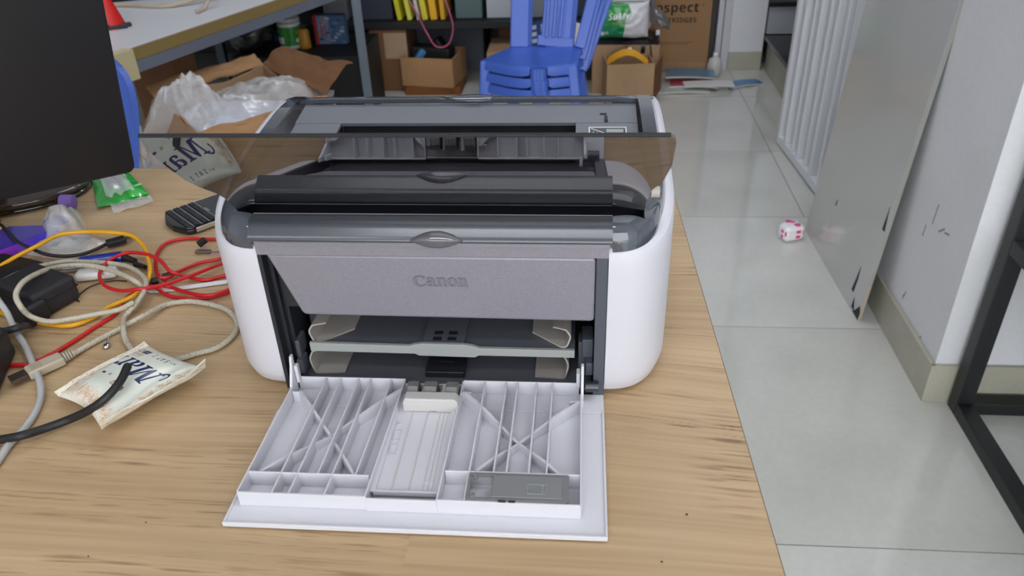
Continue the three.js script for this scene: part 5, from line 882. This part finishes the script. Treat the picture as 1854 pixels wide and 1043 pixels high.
{ // tan boxes behind the chairs with a blue sachet
  solo('carton', 'tan carton seen through the back of the blue chairs', 'carton', box(-0.3, 0.04, FLOOR, -0.545, -3.2, -2.95, 0.004), M.card);
  solo('carton', 'brown carton standing at the back behind the blue chairs', 'carton', box(-0.27, 0.02, FLOOR, -0.475, -3.42, -3.22, 0.004), M.cardDark);
  const t = thing('sachet', 'dark blue sachet with six white dots behind the blue chair', 'sachet', [-0.07, -0.545, -2.97]);
  const tx = canvasTex(256, 192, (c, w, h) => { c.fillStyle = '#1d3f7c'; c.fillRect(0, 0, w, h); c.fillStyle = '#c6cddd'; for (let i = 0; i < 3; i++) for (let j = 0; j < 2; j++) c.fillRect(24 + j * 62, 24 + i * 52, 38, 32); c.fillRect(158, 30, 24, 70); c.fillRect(206, 0, 50, h); });
  const g = sheet((u, v) => { const a = 0.25, x = (u - 0.5) * 0.15, y = v * 0.1; return [-0.075 + x * Math.cos(a) - y * Math.sin(a) * 0.3, -0.525 + x * Math.sin(a) + y, -2.975 - 0.02 * v + 0.006 * Math.sin(Math.PI * u)]; }, 12, 8);
  part(t, 'front', g, mat(0xffffff, 0.3, { map: tx, side: THREE.DoubleSide })); part(t, 'back', g.clone().translate(0, 0, -0.006), mat(0x254a86, 0.4, { side: THREE.DoubleSide }));
  solo('white_card', 'white card standing between the blue chair back and the tissue pack', 'card', bar([0.075, -0.50, -2.9], [0.10, -0.42, -2.93], 0.03, 0.004, V(0, 0, 1)), mat(0xe4e4e4, 0.5));
}
{ // brown box under the tissue pack, small open box in front
  const t = openBox('brown_box', 'brown open box with black liner under the green tissue pack', 0.165, 0.455, FLOOR, -0.535, -3.26, -3.01, -0.04, M.card);
  const l = thing('black_liner', 'black plastic sheet spilling out of the brown box under the tissue pack', 'plastic sheet', [0.3, -0.53, -3.1]);
  part(l, 'sheet', shell((u, v) => [lerp(0.17, 0.45, u), -0.533 + 0.03 * Math.sin(Math.PI * v) * (0.4 + vnoise(u * 8, v * 5, 451)), lerp(-3.25, -3.02, v)], 40, 24, 0.002), mat(0x1d1d20, 0.25, { clearcoat: 0.5 }));
  part(l, 'hanging_strip', [shell((u, v) => [0.37 + 0.018 * u - 0.003 * v, -0.53 - 0.085 * v, -3.0035 + 0.002 * Math.sin(v * 9)], 4, 10, 0.001), shell((u, v) => [0.405 + 0.007 * u + 0.012 * v, -0.53 - 0.09 * v, -3.0035 + 0.002 * Math.sin(v * 7)], 4, 10, 0.001)], mat(0x1d1d20, 0.4));
  part(l, 'tag', [bar([0.305, -0.533, -3.003], [0.305, -0.575, -3.003], 0.003, 0.002, V(0, 0, 1)), box(0.297, 0.312, -0.587, -0.573, -3.0055, -3.0025)], mat(0x1d1d20, 0.4), 'little hanging black tag');
  const s = openBox('open_box', 'small open brown box on the floor holding a yellow strap', 0.212, 0.412, FLOOR, -0.566, -2.98, -2.83, 0.1, M.card);
  solo('yellow_strap', 'yellow strap bent over the rim of the small open brown box', 'strap', shell((u, v) => { const a = Math.PI * v; return [0.225 + 0.17 * v, -0.592 + 0.045 * Math.sin(a) + 0.02 * u, -2.905 - 0.03 * u + 0.03 * v]; }, 4, 24, 0.002), mat(0xe2a322, 0.5));
  solo('white_tube', 'small white tube lying behind the yellow strap', 'tube', cyl([0.27, -0.56, -2.93], [0.325, -0.535, -2.945], 0.011, 0.011, 16), mat(0xe8e8ea, 0.4));
  solo('lid_flap', 'flap of brown card leaning right of the small open box', 'card flap', shell((u, v) => [0.412 + 0.045 * u, -0.60 + 0.035 * u - 0.145 * v, lerp(-2.86, -2.96, u) + 0.01 * v], 8, 6, 0.004), M.cardDark);
}
{ // tissue pack
  const t = thing('tissue_pack', 'green and white wrapped tissue pack lying on the brown box', 'tissue pack', [0.285, -0.5, -3.08]);
  const tx = canvasTex(768, 512, (c, w, h) => {
    c.fillStyle = '#dedadf'; c.fillRect(0, 0, w, h); c.fillStyle = '#22a045'; c.beginPath(); c.moveTo(20, 0); c.lineTo(460, 20); c.lineTo(500, 120); c.lineTo(430, 250); c.lineTo(390, h); c.lineTo(20, h); c.fill();
    c.fillStyle = '#1d8a5c'; c.beginPath(); c.moveTo(20, 330); c.bezierCurveTo(180, 300, 300, 330, 400, 360); c.lineTo(385, h); c.lineTo(20, h); c.fill();
    c.fillStyle = '#168045'; c.beginPath(); c.moveTo(160, 190); c.lineTo(470, 120); c.lineTo(500, 180); c.lineTo(440, 250); c.lineTo(180, 270); c.fill();
    c.fillStyle = '#f0f2ef'; c.font = 'italic bold 122px sans-serif'; c.save(); c.translate(160, 240); c.rotate(-0.06); c.fillText('SuMy', 0, 0); c.restore();
    c.fillStyle = '#c46a6a'; c.fillRect(230, 282, 260, 12); c.fillStyle = '#cfe6d6'; c.font = 'bold 60px sans-serif'; c.fillText('Soft', 60, 450);
  });
  const f = (u, v) => { const x = lerp(0.178, 0.398, u), y = lerp(-0.512, -0.36, v), e = Math.pow(Math.sin(Math.PI * u), 0.4) * Math.pow(Math.sin(Math.PI * v), 0.4); return [x, y + 0.012 * (vnoise(u * 4, 1, 461) - 0.5), -3.05 + 0.03 * e + 0.006 * vnoise(u * 9, v * 9, 463)]; };
  const front = sheet(f, 30, 24), body = new RoundedBoxGeometry(0.214, 0.146, 0.11, 3, 0.02).translate(0.288, -0.435, -3.088);
  part(t, 'front_print', front, mat(0xffffff, 0.3, { map: tx, clearcoat: 0.5, side: THREE.DoubleSide }), 'green printed front');
  part(t, 'body', body, mat(0xdedadf, 0.4));
  part(t, 'wrap_end', shell((u, v) => [0.397 + 0.02 * u, -0.47 + 0.08 * v + 0.02 * (vnoise(u * 5, v * 6, 471) - 0.5), -3.06 - 0.05 * u + 0.03 * vnoise(u * 6, v * 7, 473)], 16, 16, 0.0006), M.film);
  const g = thing('grey_bag', 'crumpled dark grey plastic bag poking out behind the tissue pack', 'plastic bag', [0.42, -0.45, -3.12]);
  part(g, 'film', shell((u, v) => { const a = u * Math.PI * 1.2 - 0.6, r = 0.055 * (0.6 + 0.7 * vnoise(u * 6, v * 5, 481)); return [0.405 + 0.09 * v, -0.41 - 0.075 * v + r * Math.sin(a) * (1 - 0.6 * v), -3.10 + r * Math.cos(a) * (1 - 0.6 * v)]; }, 30, 24, 0.0008), mat(0x6d6a6c, 0.22, { clearcoat: 0.6 }));
  part(g, 'white_tab', box(0.435, 0.452, -0.535, -0.488, -3.075, -3.068, 0.003), mat(0xdadada, 0.5));
  solo('film_wrap', 'clear film bundle lying on top behind the tissue pack', 'plastic film', shell((u, v) => [lerp(0.2, 0.4, u), -0.358 + 0.07 * Math.sin(Math.PI * v) * (0.5 + 0.8 * vnoise(u * 8, v * 6, 491)), lerp(-3.04, -3.12, v)], 30, 20, 0.0006), mat(0xb9bcc0, 0.25, { clearcoat: 0.5 }));
}
{ // tall printed carton
  const t = thing('printed_carton', 'tall brown printed carton standing in the corner by the white trim', 'carton', [0.53, FLOOR, -3.5]);
  part(t, 'body', box(0.335, 0.705, FLOOR, 0.02, -3.7, -3.31, 0.005), M.card);
  part(t, 'side_panel', box(0.7055, 0.735, FLOOR, 0.02, -3.7, -3.36), mat(0x4e4a48, 0.8), 'dark side strip');
  const tx = canvasTex(1024, 1024, (c, w, h) => {
    const grad = c; grad.fillStyle = '#a07a55'; grad.fillRect(0, 0, w, h);
    c.fillStyle = '#2f2620'; c.font = 'bold 178px sans-serif'; c.fillText('prospect', 120, 330); c.font = '40px sans-serif'; c.fillText('\u00ae', 905, 250);
    c.font = 'bold 92px sans-serif'; c.save(); c.translate(300, 470); c.scale(1.0, 1); c.fillText('CARTRIDGES', 0, 0); c.restore();
    c.fillStyle = '#6b4f36'; c.fillRect(300, 740, 520, 10); c.fillRect(300, 765, 460, 8);
    for (let k = 0; k < 3000; k++) { c.fillStyle = `rgba(${90 + (k * 7) % 40},${65 + (k * 3) % 30},40,0.10)`; c.fillRect((k * 7919) % w, (k * 104729) % h, 3 + k % 9, 2); }
  });
  part(t, 'printed_face', sheet((u, v) => [lerp(0.34, 0.70, u), lerp(-0.70, -0.36, v), -3.3094], 1, 1), mat(0xffffff, 0.85, { map: tx }), 'face with dark lettering');
}
{ // white bottle, magazines
  const b = thing('white_bottle', 'cloudy white plastic bottle standing by the white door trim', 'bottle', [0.742, FLOOR, -3.27]);
  part(b, 'body', lathe([[0.0001, 0.0005], [0.03, 0.0005], [0.034, 0.006], [0.035, 0.05], [0.028, 0.075], [0.012, 0.086], [0.0001, 0.086]], [0.735, FLOOR, -3.27]), mat(0xdcdcd6, 0.3, { transmission: 0.2, thickness: 0.01 }));
  part(b, 'cap', lathe([[0.0001, 0.0865], [0.012, 0.0865], [0.012, 0.104], [0.0001, 0.105]], [0.735, FLOOR, -3.27], 20), mat(0xeeeeee, 0.35));
  const mags = [[0.56, -3.06, 0.24, 0.13, 0.05, 0xb9c0bf, 'grey magazine at the bottom of the loose pile on the floor'], [0.62, -3.09, 0.21, 0.1, -0.1, 0x9c2f3f, 'red-covered magazine in the loose pile on the floor'], [0.68, -3.05, 0.22, 0.07, 0.02, 0xe0e0de, 'white folded leaflet lying on the magazine pile'], [0.61, -3.17, 0.22, 0.12, -0.08, 0x4d7f9f, 'steel blue magazine on top of the pile'], [0.85, -3.12, 0.16, 0.07, 0.35, 0x3d7fb5, 'bright blue magazine slipped off the right of the pile']];
  mags.forEach(([x, z, w, d, yaw, c, lab], i) => { const y = FLOOR + 0.0004 + (i < 4 ? i * 0.0105 : 0), t = thing('magazine', lab, 'magazine', [x, y, z], 'loose magazines on the floor'); t.rotation.y = yaw;
    const wv = (k, th) => shell((u, v) => [x + (u - 0.5) * w, y + k + 0.004 * Math.sin(Math.PI * u), z + (v - 0.5) * d], 10, 4, th);
    part(t, 'pages', wv(0.0068, -0.006), mat(0xd8d5cc, 0.7)); part(t, 'cover', wv(0.0082, -0.001), mat(c, 0.35, { clearcoat: 0.4 })); });
}

renderer.render(scene, camera);
